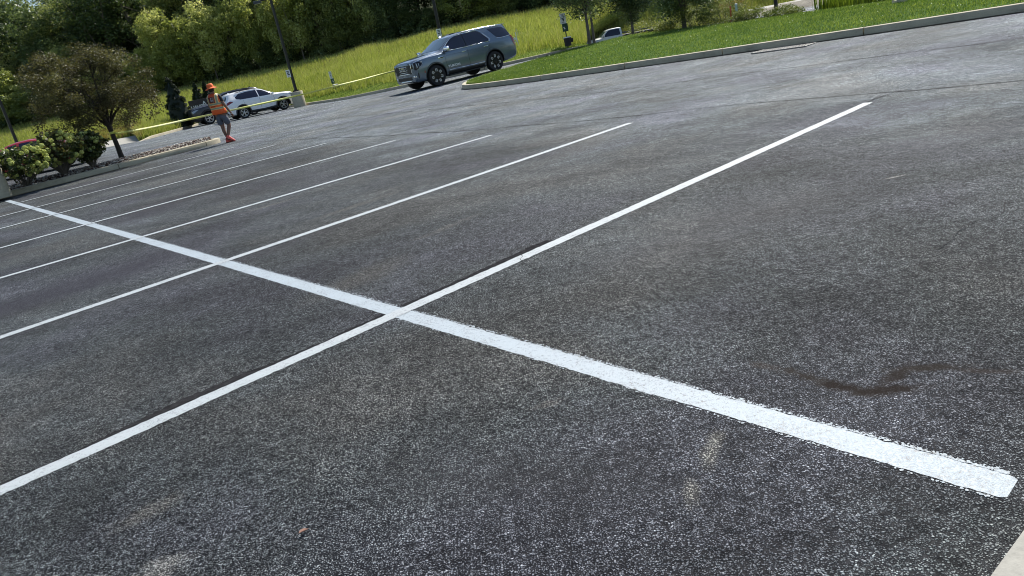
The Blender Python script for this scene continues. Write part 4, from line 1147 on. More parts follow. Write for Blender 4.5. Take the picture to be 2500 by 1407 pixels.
# ------------------------------------------------------------------ large blue-grey SUV
big = empty('parked_suv', (0, 0, 0)); tag(big, 'large blue-grey SUV with chrome trim and black wheels on the sloping lane', 'SUV', 'cars around the lot')
st = [(2.50, .42, .60, .66, 1.00, .64, 1.08, .56), (2.47, .36, .78, .84, 1.08, .80, 1.15, .70), (2.38, .33, .90, .95, 1.13, .91, 1.19, .78), (2.2, .32, .95, 1.0, 1.16, .95, 1.225, .82),
      (1.9, .32, .97, 1.02, 1.19, .98, 1.26, .84), (1.3, .31, .97, 1.02, 1.21, .99, 1.32, .84), (1.12, .31, .97, 1.02, 1.22, .99, 1.35, .82), (.36, .31, .97, 1.02, 1.24, .99, 1.80, .69), (.05, .31, .97, 1.02, 1.245, .99, 1.875, .69),
      (-.6, .31, .97, 1.02, 1.25, .99, 1.915, .69), (-1.5, .31, .97, 1.02, 1.27, .985, 1.91, .68), (-2.2, .33, .97, 1.01, 1.28, .97, 1.90, .66), (-2.50, .36, .96, 1.0, 1.28, .95, 1.885, .64), (-2.60, .38, .95, .99, 1.28, .94, 1.84, .63),
      (-2.74, .42, .93, .97, 1.27, .92, 1.46, .67), (-2.80, .45, .92, .95, 1.15, .90, 1.22, .74), (-2.86, .50, .86, .90, .92, .84, .98, .74)]
W1, W2, WR, TR = 1.535, -1.535, .42, 1.76
body, bt = loft_body('body', st, P_BLUE, (W1, W2), WR, TR, big)
for s, ax in ((1, 'L'), (-1, 'R')):
    w = panel('side_window', [(.98, 1.285), (.60, 1.56), (.38, 1.70), (.12, 1.775), (-.5, 1.80), (-1.02, 1.80), (-1.16, 1.70), (-1.42, 1.40), (-1.40, 1.315), (-1.2, 1.30), (0, 1.285)], bt, ax, GLASS, big)
    trim('window_trim', [(1.02, 1.272), (.60, 1.585), (.36, 1.73), (.10, 1.80), (-.5, 1.825), (-1.06, 1.825), (-1.22, 1.69), (-1.48, 1.38), (-1.44, 1.295), (-1.2, 1.28), (0, 1.268), (.98, 1.268)], bt, ax, .017, CHROME, w, .006, True)
    q = panel('quarter_window', [(-1.58, 1.80), (-2.40, 1.765), (-2.56, 1.62), (-2.64, 1.40), (-2.55, 1.355), (-2.0, 1.345), (-1.86, 1.40)], bt, ax, GLASS, big)
    trim('window_trim', [(-2.66, 1.345), (-2.3, 1.325), (-1.98, 1.32), (-1.84, 1.38)], bt, ax, .012, CHROME, q, .006)
    trim('door_pillar', [(-.22, 1.29), (-.24, 1.80)], bt, ax, .030, BLKPL, w, -.012)
    trim('door_gap', [(.96, 1.25), (.98, .9), (.92, .50), (.80, .40)], bt, ax, .006, BLKPL, big, 0)
    trim('door_gap', [(-.20, 1.25), (-.20, .8), (-.22, .42)], bt, ax, .006, BLKPL, big, 0)
    trim('door_gap', [(-1.40, 1.27), (-1.36, 1.0), (-1.10, .82), (-1.02, .55), (-.98, .42)], bt, ax, .006, BLKPL, big, 0)
    trim('side_moulding', [(.86, .52), (0, .505), (-.98, .50)], bt, ax, .020, CHROME, big, .006)
    trim('body_crease', [(2.1, 1.10), (1.0, 1.10), (0, 1.11), (-1.2, 1.13), (-2.5, 1.16)], bt, ax, .008, P_BLUE, big, -.003)
    panel('sill', [(.98, .33), (.98, .47), (-.98, .45), (-.98, .33)], bt, ax, BLKPL, big, .004)
    for wx in (W1, W2): trim('arch_lip', ARC(wx, WR + .01, WR * 1.22, -12, 192), bt, ax, .024, GREYPL, big, -.004)
    for hx_ in (.02, -1.16):
        h = MB(); h.box((hx_, s * 1.022, 1.12), (.20, .030, .032), bev=.010); h.build('door_handle', CHROME, big, 50)
    v = MB(); v.box((1.20, s * 1.006, 1.075), (.26, .03, .075), Matrix.Rotation(R(-6), 3, 'Y'), .012); vv = v.build('fender_vent', CHROME, big, 50)
    MB().box((1.17, s * 1.018, 1.072), (.15, .02, .032), Matrix.Rotation(R(-6), 3, 'Y'), .006).build('vent_slot', BLKPL, vv)
    mi = MB(); mi.box((.92, s * 1.16, 1.36), (.16, .26, .20), Matrix.Rotation(R(s * 12), 3, 'Z'), .055); mo = mi.build('wing_mirror', CHROME, big, 60)
    MB().tube([(.94, s * .95, 1.29), (.93, s * 1.12, 1.28)], .035, 8).box((.90, s * 1.14, 1.275), (.14, .18, .06), None, .02).build('mirror_foot', BLKPL, mo, 60)
    trim('headlamp', [(0, 0), (0, 0)], bt, ax, .001, LENS, big) if False else None
    hl = panel('headlight', [(2.495, .90), (2.495, 1.10), (2.30, 1.115), (2.10, 1.10), (2.14, .96), (2.30, .86), (2.42, .80)], bt, ax, DARKRIM, big, .006, .04)
    trim('headlight_signature', [(2.20, 1.08), (2.12, 1.085), (2.12, .99), (2.20, .93), (2.30, .88)], bt, ax, .018, LENS, hl, .010, False, .03)
    trim('headlight_element', [(2.36, 1.06), (2.36, .90)], bt, ax, .020, LENS, hl, .006, False, .03)
    trim('headlight_element', [(2.28, 1.06), (2.28, .93)], bt, ax, .016, LENS, hl, .006, False, .03)
    panel('tail_light', [(-2.60, 1.34), (-2.69, 1.36), (-2.80, 1.12), (-2.845, .92), (-2.76, .86), (-2.66, 1.06)], bt, ax, TAILR, big, .010, .04)
    trim('roof_rail', [(.0, 1.845), (-.6, 1.875), (-1.5, 1.872), (-2.4, 1.835)], bt, ax, .020, CHROME, big, .045)
    panel('side_marker', [(2.05, .63), (2.10, .63), (2.10, .72), (2.05, .72)], bt, ax, TAILR, big, .006, .03)
panel('windscreen', [(-.76, 1.385), (.76, 1.385), (.66, 1.70), (.62, 1.79), (-.62, 1.79), (-.66, 1.70)], bt, 'F', GLASS2, big, .005)
panel('rear_window', [(-.66, 1.38), (.66, 1.38), (.58, 1.76), (-.58, 1.76)], bt, 'B', GLASS, big, .006)
MB().box((-2.55, 0, 1.865), (.26, 1.22, .035), Matrix.Rotation(R(-6), 3, 'Y'), .012).build('roof_spoiler', P_BLUE, big, 50)
sg = MB(); sg.box((-.15, -.05, 1.92), (.30, .62, .02), None, .008); sg.build('sunroof', GLASS, big, 50)
gl = panel('grille', [(-.62, .70), (.62, .70), (.66, 1.06), (-.66, 1.06)], bt, 'F', BLKPL, big, .012, .06)
for k, z in enumerate((.78, .86, .94, 1.01)):
    bar = MB(); bar.tube([(2.515 - .07 * (abs(y) / .6) ** 3, y, z) for y in np.linspace(-.58, .58, 9)], .015 if k % 2 else .011, 6, flat=1.0); bar.build('grille_bar', CHROME, gl, 60)
for s in (-1, 1):
    MB().box((2.475, s * .655, .90), (.06, .055, .42), Matrix.Rotation(R(s * 25), 3, 'Z'), .018).build('grille_surround', CHROME, gl, 60)
    MB().box((2.43, s * .78, .555), (.10, .17, .10), Matrix.Rotation(R(s * 30), 3, 'Z'), .02).build('fog_lamp', CHROME, big, 60)
    MB().box((2.33, s * .90, .58), (.16, .05, .22), Matrix.Rotation(R(s * 50), 3, 'Z'), .02).build('bumper_intake', BLKPL, big, 60)
MB().tube([(2.525 - .09 * (abs(y) / .7) ** 3, y, .71) for y in np.linspace(-.64, .64, 9)], .018, 6).build('grille_bar', CHROME, gl, 60)
MB().tube([(2.50 - .13 * (abs(y) / .8) ** 3, y, .415) for y in np.linspace(-.78, .78, 11)], .030, 6).build('lower_bumper_trim', CHROME, big, 60)
panel('lower_intake', [(-.60, .46), (.60, .46), (.55, .58), (-.55, .58)], bt, 'F', BLKPL, big, .010, .08)
text_obj('grille_emblem', 'GMC', .20, Matrix.Translation((2.535, 0, .935)) @ Matrix.Rotation(R(90), 4, 'Z') @ Matrix.Rotation(R(90), 4, 'X'), LENS, gl, .006, .012)
text_obj('door_lettering', 'YUKON', .125, Matrix.Translation((.62, 1.024, .66)) @ Matrix.Rotation(R(180), 4, 'Z') @ Matrix.Rotation(R(90), 4, 'X') @ Matrix.Scale(1.35, 4, (1, 0, 0)), WHITE, big, .004, .006)
for s in (-1, 1):
    for wx in (W1, W2): wheel(big, wx, s * (TR / 2), WR, .28, s, 'black', .70)
und = MB(); und.box((0, 0, .36), (4.2, 1.1, .16), None, .03); und.tube([(W2, -.7, .38), (W2, .7, .38)], .06, 8); und.tube([(W1, -.7, .38), (W1, .7, .38)], .05, 8); und.build('underbody', BLKPL, big)
for s in (-1, 1): MB().box((1.0 * 0, s * .96, .30), (1.9, .16, .045), None, .015).build('running_board', BLKPL, big)
seat_on_ground(big, 3.07, 1.76, 3.729, -.57, 32.66)

# ------------------------------------------------------------------ smaller SUVs and the red car
def compact(name, label, paint, yaw, x, y, kind='suv', plate=None, group='cars around the lot'):
    root = empty(name, (0, 0, 0)); tag(root, label, 'SUV' if kind == 'suv' else 'car', group)
    if kind == 'suv':
        st = [(2.25, .38, .60, .66, .82, .62, .90, .50), (2.20, .30, .76, .82, .95, .76, 1.02, .62), (2.05, .26, .85, .89, 1.00, .84, 1.07, .70), (1.7, .26, .88, .92, 1.04, .88, 1.12, .75), (1.05, .25, .88, .925, 1.08, .90, 1.17, .76),
              (.92, .25, .88, .925, 1.09, .90, 1.20, .74), (.25, .25, .88, .925, 1.08, .90, 1.56, .62), (0, .25, .88, .925, 1.09, .90, 1.635, .61), (-.6, .25, .88, .925, 1.11, .90, 1.67, .61), (-1.3, .26, .88, .925, 1.14, .89, 1.67, .60),
              (-1.85, .28, .88, .92, 1.16, .87, 1.63, .57), (-2.0, .30, .87, .91, 1.16, .86, 1.58, .56), (-2.20, .34, .86, .90, 1.14, .84, 1.24, .64), (-2.27, .40, .84, .88, 1.04, .80, 1.12, .70), (-2.34, .46, .78, .83, .80, .76, .88, .64)]
        wr, w1, w2, tr = .355, 1.345, -1.345, 1.60
    else:
        st = [(2.35, .36, .60, .64, .62, .58, .68, .46), (2.28, .28, .74, .78, .68, .70, .74, .56), (2.1, .22, .82, .86, .74, .80, .80, .66), (1.6, .20, .86, .89, .82, .84, .90, .72), (.95, .20, .86, .90, .90, .86, .98, .70),
              (.15, .20, .86, .90, .93, .86, 1.34, .56), (-.15, .20, .86, .90, .94, .86, 1.40, .54), (-.6, .20, .86, .90, .95, .86, 1.42, .54), (-1.1, .20, .86, .90, .97, .86, 1.36, .54), (-1.75, .22, .86, .89, 1.0, .84, 1.09, .60), (-2.2, .28, .84, .86, 1.0, .80, 1.06, .62), (-2.35, .38, .76, .80, .86, .72, .92, .56)]
        wr, w1, w2, tr = .33, 1.36, -1.36, 1.56
    body, bt = loft_body('body', st, paint, (w1, w2), wr, tr, root, .36)
    top = .0 if kind == 'suv' else -.22
    for s, ax in ((1, 'L'), (-1, 'R')):
        if kind == 'suv':
            panel('side_window', [(.80, 1.12), (.45, 1.36), (.20, 1.50), (-.10, 1.56), (-.10, 1.13)], bt, ax, GLASS, root, .004, .07)
            panel('side_window', [(-.17, 1.135), (-.17, 1.565), (-.8, 1.575), (-1.35, 1.52), (-1.62, 1.36), (-1.60, 1.24), (-1.35, 1.17)], bt, ax, GLASS, root, .004, .07)
            trim('side_cladding', [(w1 - .44, .32), (0, .30), (w2 + .44, .32)], bt, ax, .085, BLKPL, root, -.035)
            for wx in (w1, w2): trim('arch_lip', ARC(wx, wr + .01, wr * 1.30, -20, 200), bt, ax, .062, BLKPL, root, -.008)
            tl = panel('tail_light', [(-1.88, 1.13), (-2.02, 1.17), (-2.19, 1.13), (-2.29, 1.04), (-2.30, .95), (-2.20, .97), (-1.86, 1.09)], bt, ax, TAILR, root, .008, .04)
            trim('roof_rail', [(-.1, 1.63), (-.8, 1.655), (-1.5, 1.615)], bt, ax, .018, BLKPL if paint is P_BLACK else GREYPL, root, .03)
            panel('headlight', [(2.21, .78), (2.20, .90), (2.0, .955), (1.80, .955), (1.95, .88), (2.10, .80)], bt, ax, LENS, root, .006, .04)
        else:
            panel('side_window', [(.80, .99), (.35, 1.16), (.10, 1.28), (-.18, 1.33), (-.20, .985)], bt, ax, GLASS, root, .004, .07)
            panel('side_window', [(-.27, .99), (-.27, 1.335), (-.7, 1.335), (-1.05, 1.27), (-1.45, 1.10), (-1.40, 1.03)], bt, ax, GLASS, root, .004, .07)
            panel('tail_light', [(-2.05, .98), (-2.28, .96), (-2.30, .84), (-2.10, .88)], bt, ax, TAILR, root, .008, .04)
            panel('headlight', [(2.27, .60), (2.20, .70), (1.9, .80), (1.95, .70)], bt, ax, LENS, root, .006, .04)
        trim('door_gap', [(.78, 1.08 + top), (.82, .8), (.76, .45), (.66, .36)], bt, ax, .005, BLKPL, root, 0)
        trim('door_gap', [(-.13, 1.10 + top), (-.13, .7), (-.16, .36)], bt, ax, .005, BLKPL, root, 0)
        trim('door_gap', [(-1.20, 1.12 + top), (-1.16, .85), (-.98, .68), (-.92, .40)], bt, ax, .005, BLKPL, root, 0)
        for hx_ in (.02, -.98): MB().box((hx_, s * .935, .98 + top * .8), (.17, .025, .028), None, .008).build('door_handle', paint, root, 50)
        mi = MB(); mi.box((.74, s * 1.02, 1.17 + top * .8), (.14, .20, .14), Matrix.Rotation(R(s * 12), 3, 'Z'), .04); mo = mi.build('wing_mirror', paint, root, 60)
        MB().tube([(.74, s * .84, 1.12 + top * .8), (.74, s * .98, 1.12 + top * .8)], .025, 6).build('mirror_foot', BLKPL, mo)
        if kind == 'suv':
            pass
    if kind == 'suv':
        panel('windscreen', [(-.70, 1.20), (.70, 1.20), (.60, 1.50), (.55, 1.55), (-.55, 1.55), (-.60, 1.50)], bt, 'F', GLASS2, root, .005)
        panel('rear_window', [(-.60, 1.24), (.60, 1.24), (.50, 1.50), (-.50, 1.50)], bt, 'B', GLASS2, root, .006)
        MB().box((-1.93, 0, 1.575), (.24, 1.08, .03), Matrix.Rotation(R(-10), 3, 'Y'), .010).build('roof_spoiler', paint, root, 50)
        panel('rear_bumper', [(-.80, .40), (.80, .40), (.78, .62), (-.78, .62)], bt, 'B', BLKPL, root, .012, .08)
        panel('front_grille', [(-.50, .52), (.50, .52), (.46, .84), (-.46, .84)], bt, 'F', BLKPL, root, .010, .08)
        panel('tail_light_bar', [(-.66, .98), (.66, .98), (.66, 1.08), (-.66, 1.08)], bt, 'B', GREYPL, root, .008, .08)
        fin = MB(); fin.add([(-1.55, -.02, 1.64), (-1.55, .02, 1.64), (-1.78, .02, 1.62), (-1.78, -.02, 1.62), (-1.75, 0, 1.72)], [(0, 1, 4), (1, 2, 4), (2, 3, 4), (3, 0, 4), (3, 2, 1, 0)]); fin.build('aerial_fin', paint, root)
    else:
        panel('windscreen', [(-.66, 1.00), (.66, 1.00), (.54, 1.28), (.48, 1.33), (-.48, 1.33), (-.54, 1.28)], bt, 'F', GLASS2, root, .005)
        panel('rear_window', [(-.56, 1.12), (.56, 1.12), (.46, 1.32), (-.46, 1.32)], bt, 'B', GLASS, root, .005)
        panel('front_grille', [(-.50, .40), (.50, .40), (.42, .60), (-.42, .60)], bt, 'F', BLKPL, root, .010, .08)
    MB().box((0, 0, .30), (3.6, 1.0, .14), None, .03).build('underbody', BLKPL, root)
    for s in (-1, 1):
        for wx in (w1, w2): wheel(root, wx, s * (tr / 2), wr, .22, s, 'silver', .70)
    if plate:
        pf = 1 if plate == 'front' else -1
        p = MB(); p.box((pf * (2.275 if pf > 0 else 2.30), 0, .66 if pf > 0 else .93), (.02, .32, .16)); pl = p.build('licence_plate', WHITE, root)
        for k in range(6): MB().box((pf * 2.288, -.115 + k * .045, .655), (.006, .026, .075)).build('plate_character', GREYPL if k < 4 else AMBER, pl)
    seat_on_ground(root, w1 - w2, tr, yaw, x, y)
    return root, bt
rav, rb = compact('parked_suv', 'white compact SUV with black wheel-arch cladding beside the concrete lamp base', P_WHITE, R(36), -13.95, 49.0)
dk, _ = compact('parked_suv', 'black SUV parked facing left, its front between the evergreen and the walking man', P_BLACK, R(210), -16.85, 51.6); dk.scale = (1.1, 1.1, 1.1)
red, _ = compact('parked_car', 'red car half hidden behind the hydrangea bushes', P_RED, R(197), -16.9, 27.6, 'sedan'); red.scale = (.95, .95, .86)

# ------------------------------------------------------------------ flatbed truck on the lower road
tr_ = empty('flatbed_truck', (13.95, 70.0, -1.235), R(180)); tag(tr_, 'cream pickup truck with dark flatbed beyond the lawn crest', 'truck', 'cars around the lot')
st = [(2.9, .5, .70, .76, .98, .74, 1.06, .64), (2.8, .42, .86, .92, 1.08, .88, 1.16, .74), (2.4, .4, .92, .96, 1.14, .92, 1.22, .80), (1.35, .4, .92, .96, 1.18, .93, 1.28, .80), (.70, .4, .92, .96, 1.2, .93, 1.82, .68), (.4, .4, .92, .96, 1.2, .93, 1.89, .68), (-.30, .4, .92, .96, 1.2, .93, 1.90, .68), (-.55, .4, .92, .96, 1.2, .93, 1.88, .67), (-.66, .4, .92, .96, 1.2, .92, 1.82, .66)]
tb, tt_ = loft_body('cab', st, P_TRUCK, (1.95,), .40, 1.7, tr_, .4)
for s, ax in ((1, 'L'), (-1, 'R')):
    panel('side_window', [(1.15, 1.27), (.62, 1.72), (.36, 1.80), (-.46, 1.80), (-.50, 1.24)], tt_, ax, GLASS, tr_, .005, .07)
    MB().box((1.08, s * 1.12, 1.32), (.10, .16, .24), None, .03).build('wing_mirror', P_TRUCK, tr_, 60)
panel('windscreen', [(-.74, 1.32), (.74, 1.32), (.62, 1.76), (-.62, 1.76)], tt_, 'F', GLASS2, tr_)
MB().box((-2.2, 0, 1.12), (2.9, 2.1, .14), None, .02).box((-3.6, 0, 1.0), (.08, 2.1, .35)).build('flatbed', BLKPL, tr_)
for k in range(6): MB().box((-.95 - k * .5, -1.03, 1.27), (.06, .05, .22)).build('stake', BLKPL, tr_)
MB().box((-2.2, 1.03, 1.36), (2.9, .04, .10)).box((-2.2, -1.03, 1.36), (2.9, .04, .10)).build('side_rail', GREYPL, tr_)
MB().box((-1.4, 0, .72), (4.2, .9, .22)).build('chassis', BLKPL, tr_)
for s in (-1, 1):
    for wx in (1.95, -2.0): wheel(tr_, wx, s * .85, .40, .24, s, 'silver', .6)

# ------------------------------------------------------------------ lamp posts, signs, stations
POLE = simple('dark_bronze_pole', (.022, .022, .020), .45, .5, .2, 6)
POLEG = simple('weathered_green_pole', (.045, .055, .045), .6, .2, .25, 3)
GREEN = simple('green_box', (.010, .055, .035), .5, 0, .2, 8)
BLACKBIN = simple('black_bin', (.012, .012, .016), .55, 0, .2, 8)
INK = simple('sign_ink', (.03, .05, .06), .6, 0, .1, 8)
def lamp_post(loc, h, base_h, base_r, r0, label, arm=None, rz=0.0, square=True):
    t = empty('lamp_post', loc, rz); tag(t, label, 'lamp post', 'lamp posts')
    if base_h:
        b = MB(); b.lathe([(base_r, -.1), (base_r, base_h - .03), (base_r - .03, base_h)], 28).build('concrete_base', M_CONC, t, 50)
    p = MB(); n = 4 if square else 12
    p.tube([(0, 0, base_h - .02), (0, 0, h)], [r0 * 1.2, r0], n).build('pole', POLE, t, 30)
    f = MB(); f.box((0, 0, base_h + .03), (r0 * 4, r0 * 4, .07), None, .015)
    for sx in (-1, 1):
        for sy in (-1, 1): f.tube([(sx * r0 * 1.6, sy * r0 * 1.6, base_h + .05), (sx * r0 * 1.6, sy * r0 * 1.6, base_h + .12)], .018, 6)
    f.build('base_plate', POLE, t)
    if arm:
        ax, ay, az = arm
        MB().box((ax * .45, ay * .45, az + .06), (abs(ax) * .9 + .05, .07, .07)).build('arm', POLE, t)
        hd = MB().box((ax, ay, az), (.46, .36, .17), None, .04).build('lamp_head', simple('lamp_housing', (.035, .045, .05), .5), t, 50)
        MB().box((ax, ay, az - .087), (.32, .26, .012)).build('lens', LENS, hd)
    return t
lp = lamp_post((-11.28, 48.8, zt(-11.28, 48.8) + .10), 7.2, .88, .40, .085, 'tall dark lamp post on a concrete base beside the white SUV', (-.85, 0, 6.52), 0)
def small_sign(parent, x, y, z, w, h, mat_mark, rows, emblem=None, name='sign_plate', rz=0):
    b = MB().box((x, y, z), (w, .012, h)); s = b.build(name, WHITE, parent)
    mk = MB(); k = 0
    for (rx, rz_, rw, rh) in rows: mk.box((x + rx * w, y - .009, z + rz_ * h), (rw * w, .006, rh * h))
    mk.build('sign_marks', mat_mark, s); return s
small_sign(lp, -.16, -.10, 2.05, .26, .46, INK, [(0, .30, .6, .10), (-.05, .08, .5, .16), (.05, -.14, .55, .14), (0, -.34, .5, .06)])
lp2 = lamp_post((-1.22, 45.0, 1.0), 8.5, 0, .3, .085, 'weathered grey-green lamp post behind the big SUV', None, 0, False)
lp2.children[0].data.materials.clear(); lp2.children[0].data.materials.append(POLEG)
small_sign(lp2, -.06, -.14, 1.55, .26, .44, INK, [(0, .30, .6, .08), (0, .14, .6, .08), (0, -.06, .6, .14), (0, -.28, .5, .08)])
lamp_post((-30.45, 50.0, -.1), 7.5, .4, .3, .10, 'dark lamp post behind the red car on the far left', (-.8, 0, 7.0))
lamp_post((13.9, 33.0, .30), 7.0, 0, .3, .07, 'thin black lamp post by the gravel bank', (.8, 0, 6.6), 0, False)
lamp_post((11.1, 18.8, .25), .75, .12, .13, .07, 'galvanised post foot in the reeds at the right edge', None, 0, False).children[0].data.materials[0] = M_CONC
lb = lamp_post((-11.75, 17.75, .16), 7.5, .60, .30, .09, 'cracked concrete lamp base at the left edge of the island', (-.8, 0, 7.0))

def dog_station(loc, label, h=1.55, sc=1.0, rz=0.0):
    t = empty('dog_waste_station', loc, rz); t.scale = (sc, sc, sc); tag(t, label, 'waste station', 'dog waste stations')
    MB().box((0, 0, h / 2), (.05, .05, h)).build('post', POLEG, t)
    s = small_sign(t, -.05, -.035, h - .26, .30, .50, INK, [(0, .40, .8, .03), (0, .28, .45, .05), (0, .17, .7, .05), (0, -.36, .45, .03)])
    d = MB(); z0 = h - .32    # walking dog pictogram reduced to its dark patch
    d.prism([(-.02, .10), (.015, .03), (.045, .09), (.06, .08), (.03, -.02), (.01, -.085), (-.015, -.07), (-.04, .02), (-.06, .06), (-.05, .07)], 0, .006, Matrix.Translation((-.04, -.05, z0 + .0)) @ Matrix.Rotation(R(90), 4, 'X'))
    d.build('sign_symbol', INK, s)
    g = MB().box((.0, -.06, h - .70), (.28, .10, .38), None, .012).build('bag_dispenser', GREEN, t, 50)
    MB().box((-.05, -.115, h - .72), (.05, .004, .13), Matrix.Rotation(R(-25), 3, 'Y')).build('dispenser_slot', WHITE, g)
    b = MB(); b.lathe([(.165, .06), (.19, .40), (.20, .46)], 20, Matrix.Translation((0, -.20, .0))); b.box((.10, -.20, .33), (.34, .24, .20), Matrix.Rotation(R(8), 3, 'Y'), .03)
    bb = b.build('bin', BLACKBIN, t, 45)
    MB().lathe([(.21, .46), (.21, .49), (.17, .505), (.02, .515)], 20, Matrix.Translation((0, -.20, .0))).build('lid', WHITE, bb, 45)
    return t
dog_station((5.22, 38.1, .47), 'dog waste station with white sign and black bin left of the crest tree', 1.66, 1.0)
ds2 = dog_station((-8.95, 49.4, .36), 'dog waste station seen side-on in the meadow right of the lamp post', 1.45, .9, R(62))

# white boards of a barricade, where the tape ends
bc = empty('barricade', (2.92, 41.6, .66), R(24)); tag(bc, 'white barricade boards standing behind the big SUV', 'barricade')
for yy in (-.02, .30):
    MB().box((.06, yy, .52), (.045, .03, 1.08 if yy < 0 else .62), Matrix.Rotation(R(-5 if yy < 0 else 4), 3, 'Y')).build('leg', WHITE, bc)
MB().box((-.16, -.03, .66), (.36, .02, .22)).build('board', WHITE, bc)
MB().box((-.16, .0, .30), (.34, .02, .14)).build('board', WHITE, bc)
MB().box((.22, .14, 1.02), (.03, .03, .34), Matrix.Rotation(R(-8), 3, 'Y')).build('upright', simple('pale_yellow_wood', (.62, .62, .40), .7), bc)

# caution tape from the ornamental tree to the barricade
TAPE = simple('yellow_tape', (.72, .74, .14), .35, 0, .25, 1.2, .3)
m_t, nt, b = nodes_mat('caution_tape')
uvp = pos(nt); n_ = noise(nt, mapping(nt, uvp, scale=(1, 1, .1)), .9, 2)
L(nt, ramp(nt, n_, [(.42, (.60, .62, .14)), (.58, (.68, .70, .32))]).outputs[0], b.inputs['Base Color']); b.inputs['Roughness'].default_value = .55; b.inputs['Specular IOR Level'].default_value = .2
tp = [(-10.46, 21.75, .965), (-10.40, 21.66, .93), (-9.73, 23.21, .885), (-8.76, 24.61, .88), (-7.79, 26.02, .88), (-6.81, 27.43, .88), (-5.84, 28.84, .905), (-4.87, 30.24, .95), (-3.9, 31.65, 1.0), (-2.93, 33.06, 1.05), (-1.96, 34.46, 1.095), (-.99, 35.87, 1.14), (-.01, 37.28, 1.18), (.96, 38.69, 1.225), (1.93, 40.09, 1.27), (2.9, 41.5, 1.285)]
tpd = resample(smooth_pl(tp, 1), 260); V = []; F = []
for i, p in enumerate(tpd):
    a = Vector(tpd[max(0, i - 1)]); c = Vector(tpd[min(len(tpd) - 1, i + 1)]); d = (c - a).normalized(); side = Vector((0, 0, 1)).cross(d).normalized(); upv = d.cross(side) * -1
    th = .5 * math.sin(i * .12) + .35 * math.sin(i * .05 + 1); wv = (Vector((0, 0, 1)) * math.cos(th) + side * math.sin(th)) * .031
    for s in (-1, 1): V.append(tuple(Vector(p) + wv * s))
for i in range(len(tpd) - 1): F.append((2 * i, 2 * i + 1, 2 * i + 3, 2 * i + 2))
tape = from_arrays('caution_tape', V, F, m_t, smooth=80); tag(tape, 'yellow caution tape strung from the bronze tree across the lot', 'tape')
sol = tape.modifiers.new('t', 'SOLIDIFY'); sol.thickness = .0006
kn = MB(); kn.lathe([(.068, -.03), (.072, -.01), (.070, .02), (.066, .035)], 16, Matrix.Translation((-10.53, 21.75, .97))); kk = kn.build('tape_loop', m_t, tape, 60)

# sign slab with letters
sg = empty('monument_sign', (-19.55, 54.2, -.08), R(6)); tag(sg, 'dark brown sign slab with white letters between the evergreens', 'sign')
MB().box((.1, 0, .86), (1.55, .16, 1.62), None, .01).build('slab', simple('sign_brown', (.045, .036, .032), .7, 0, .2, 5), sg, 40)
for k, (ch, sz) in enumerate(zip('UAUCA', (.34, .34, .34, .34, .60))):
    text_obj('letter', ch, sz, Matrix.Translation((-.46 + k * .205 + (.04 if k == 4 else 0), -.09, 1.16 + (.10 if k == 4 else 0))) @ Matrix.Rotation(R(90), 4, 'X'), WHITE, sg, .010)

# orange and white utility markers
mk = empty('marker_post', (9.93, 27.1, .42), 0); tag(mk, 'white utility marker post with rounded cap beside an orange one', 'marker post', 'utility markers')
MB().box((.03, 0, .28), (.085, .05, .66), None, .02).build('post', simple('pale_green_post', (.40, .50, .46), .6), mk, 50)
MB().box((.03, -.002, .60), (.095, .06, .06), None, .02).build('cap', WHITE, mk, 50)
mo = empty('marker_post', (9.74, 27.1, .42), 0); tag(mo, 'thin orange utility marker leaning beside a white one', 'marker post', 'utility markers')
MB().box((0, 0, .27), (.05, .03, .64), Matrix.Rotation(R(2), 3, 'Y'), .008).build('post', simple('orange_post', (.55, .10, .045), .6), mo, 50)

# ------------------------------------------------------------------ the man in the safety vest
def skin_obj(name, verts, edges, radii, mat, parent, sub=2, root=0):
    me = bpy.data.meshes.new(name); me.from_pydata(verts, edges, []); o = bpy.data.objects.new(name, me); COL.objects.link(o)
    sk = o.modifiers.new('s', 'SKIN'); sk.use_smooth_shade = True
    for i, rr in enumerate(radii):
        o.data.skin_vertices[0].data[i].radius = (rr, rr) if isinstance(rr, (int, float)) else rr
        o.data.skin_vertices[0].data[i].use_root = (i == root)
    sb = o.modifiers.new('u', 'SUBSURF'); sb.levels = sub; sb.render_levels = sub
    dg = bpy.context.evaluated_depsgraph_get(); ne = bpy.data.meshes.new_from_object(o.evaluated_get(dg))
    bpy.data.objects.remove(o); ne.materials.clear(); ne.materials.append(mat)
    for p in ne.polygons: p.use_smooth = True
    q = bpy.data.objects.new(name, ne); COL.objects.link(q)
    if parent: q.parent = parent
    return q
SKIN = simple('skin', (.20, .105, .070), .55, 0, .12, 10)
man = empty('person', (-7.72, 22.86, 0.0), R(-14)); tag(man, 'man in orange safety vest, orange bucket hat and grey shorts walking away', 'person')
J = {}; vs = []; rs = []; es = []
def jt(n, p, r_, par=None):
    J[n] = len(vs); vs.append(p); rs.append(r_)
    if par is not None: es.append((J[par], J[n]))
jt('pelvis', (0, 0, .93), (.15, .11)); jt('waist', (-.01, .0, 1.06), (.145, .105), 'pelvis'); jt('chest', (-.03, .0, 1.26), (.15, .095), 'waist'); jt('upper', (-.04, .0, 1.39), (.12, .08), 'chest')
jt('neck', (-.045, .01, 1.49), .058, 'upper'); jt('skull', (-.05, .02, 1.585), (.078, .085), 'neck'); jt('crown', (-.05, .02, 1.665), (.080, .088), 'skull'); jt('top', (-.05, .015, 1.73), (.05, .055), 'crown')
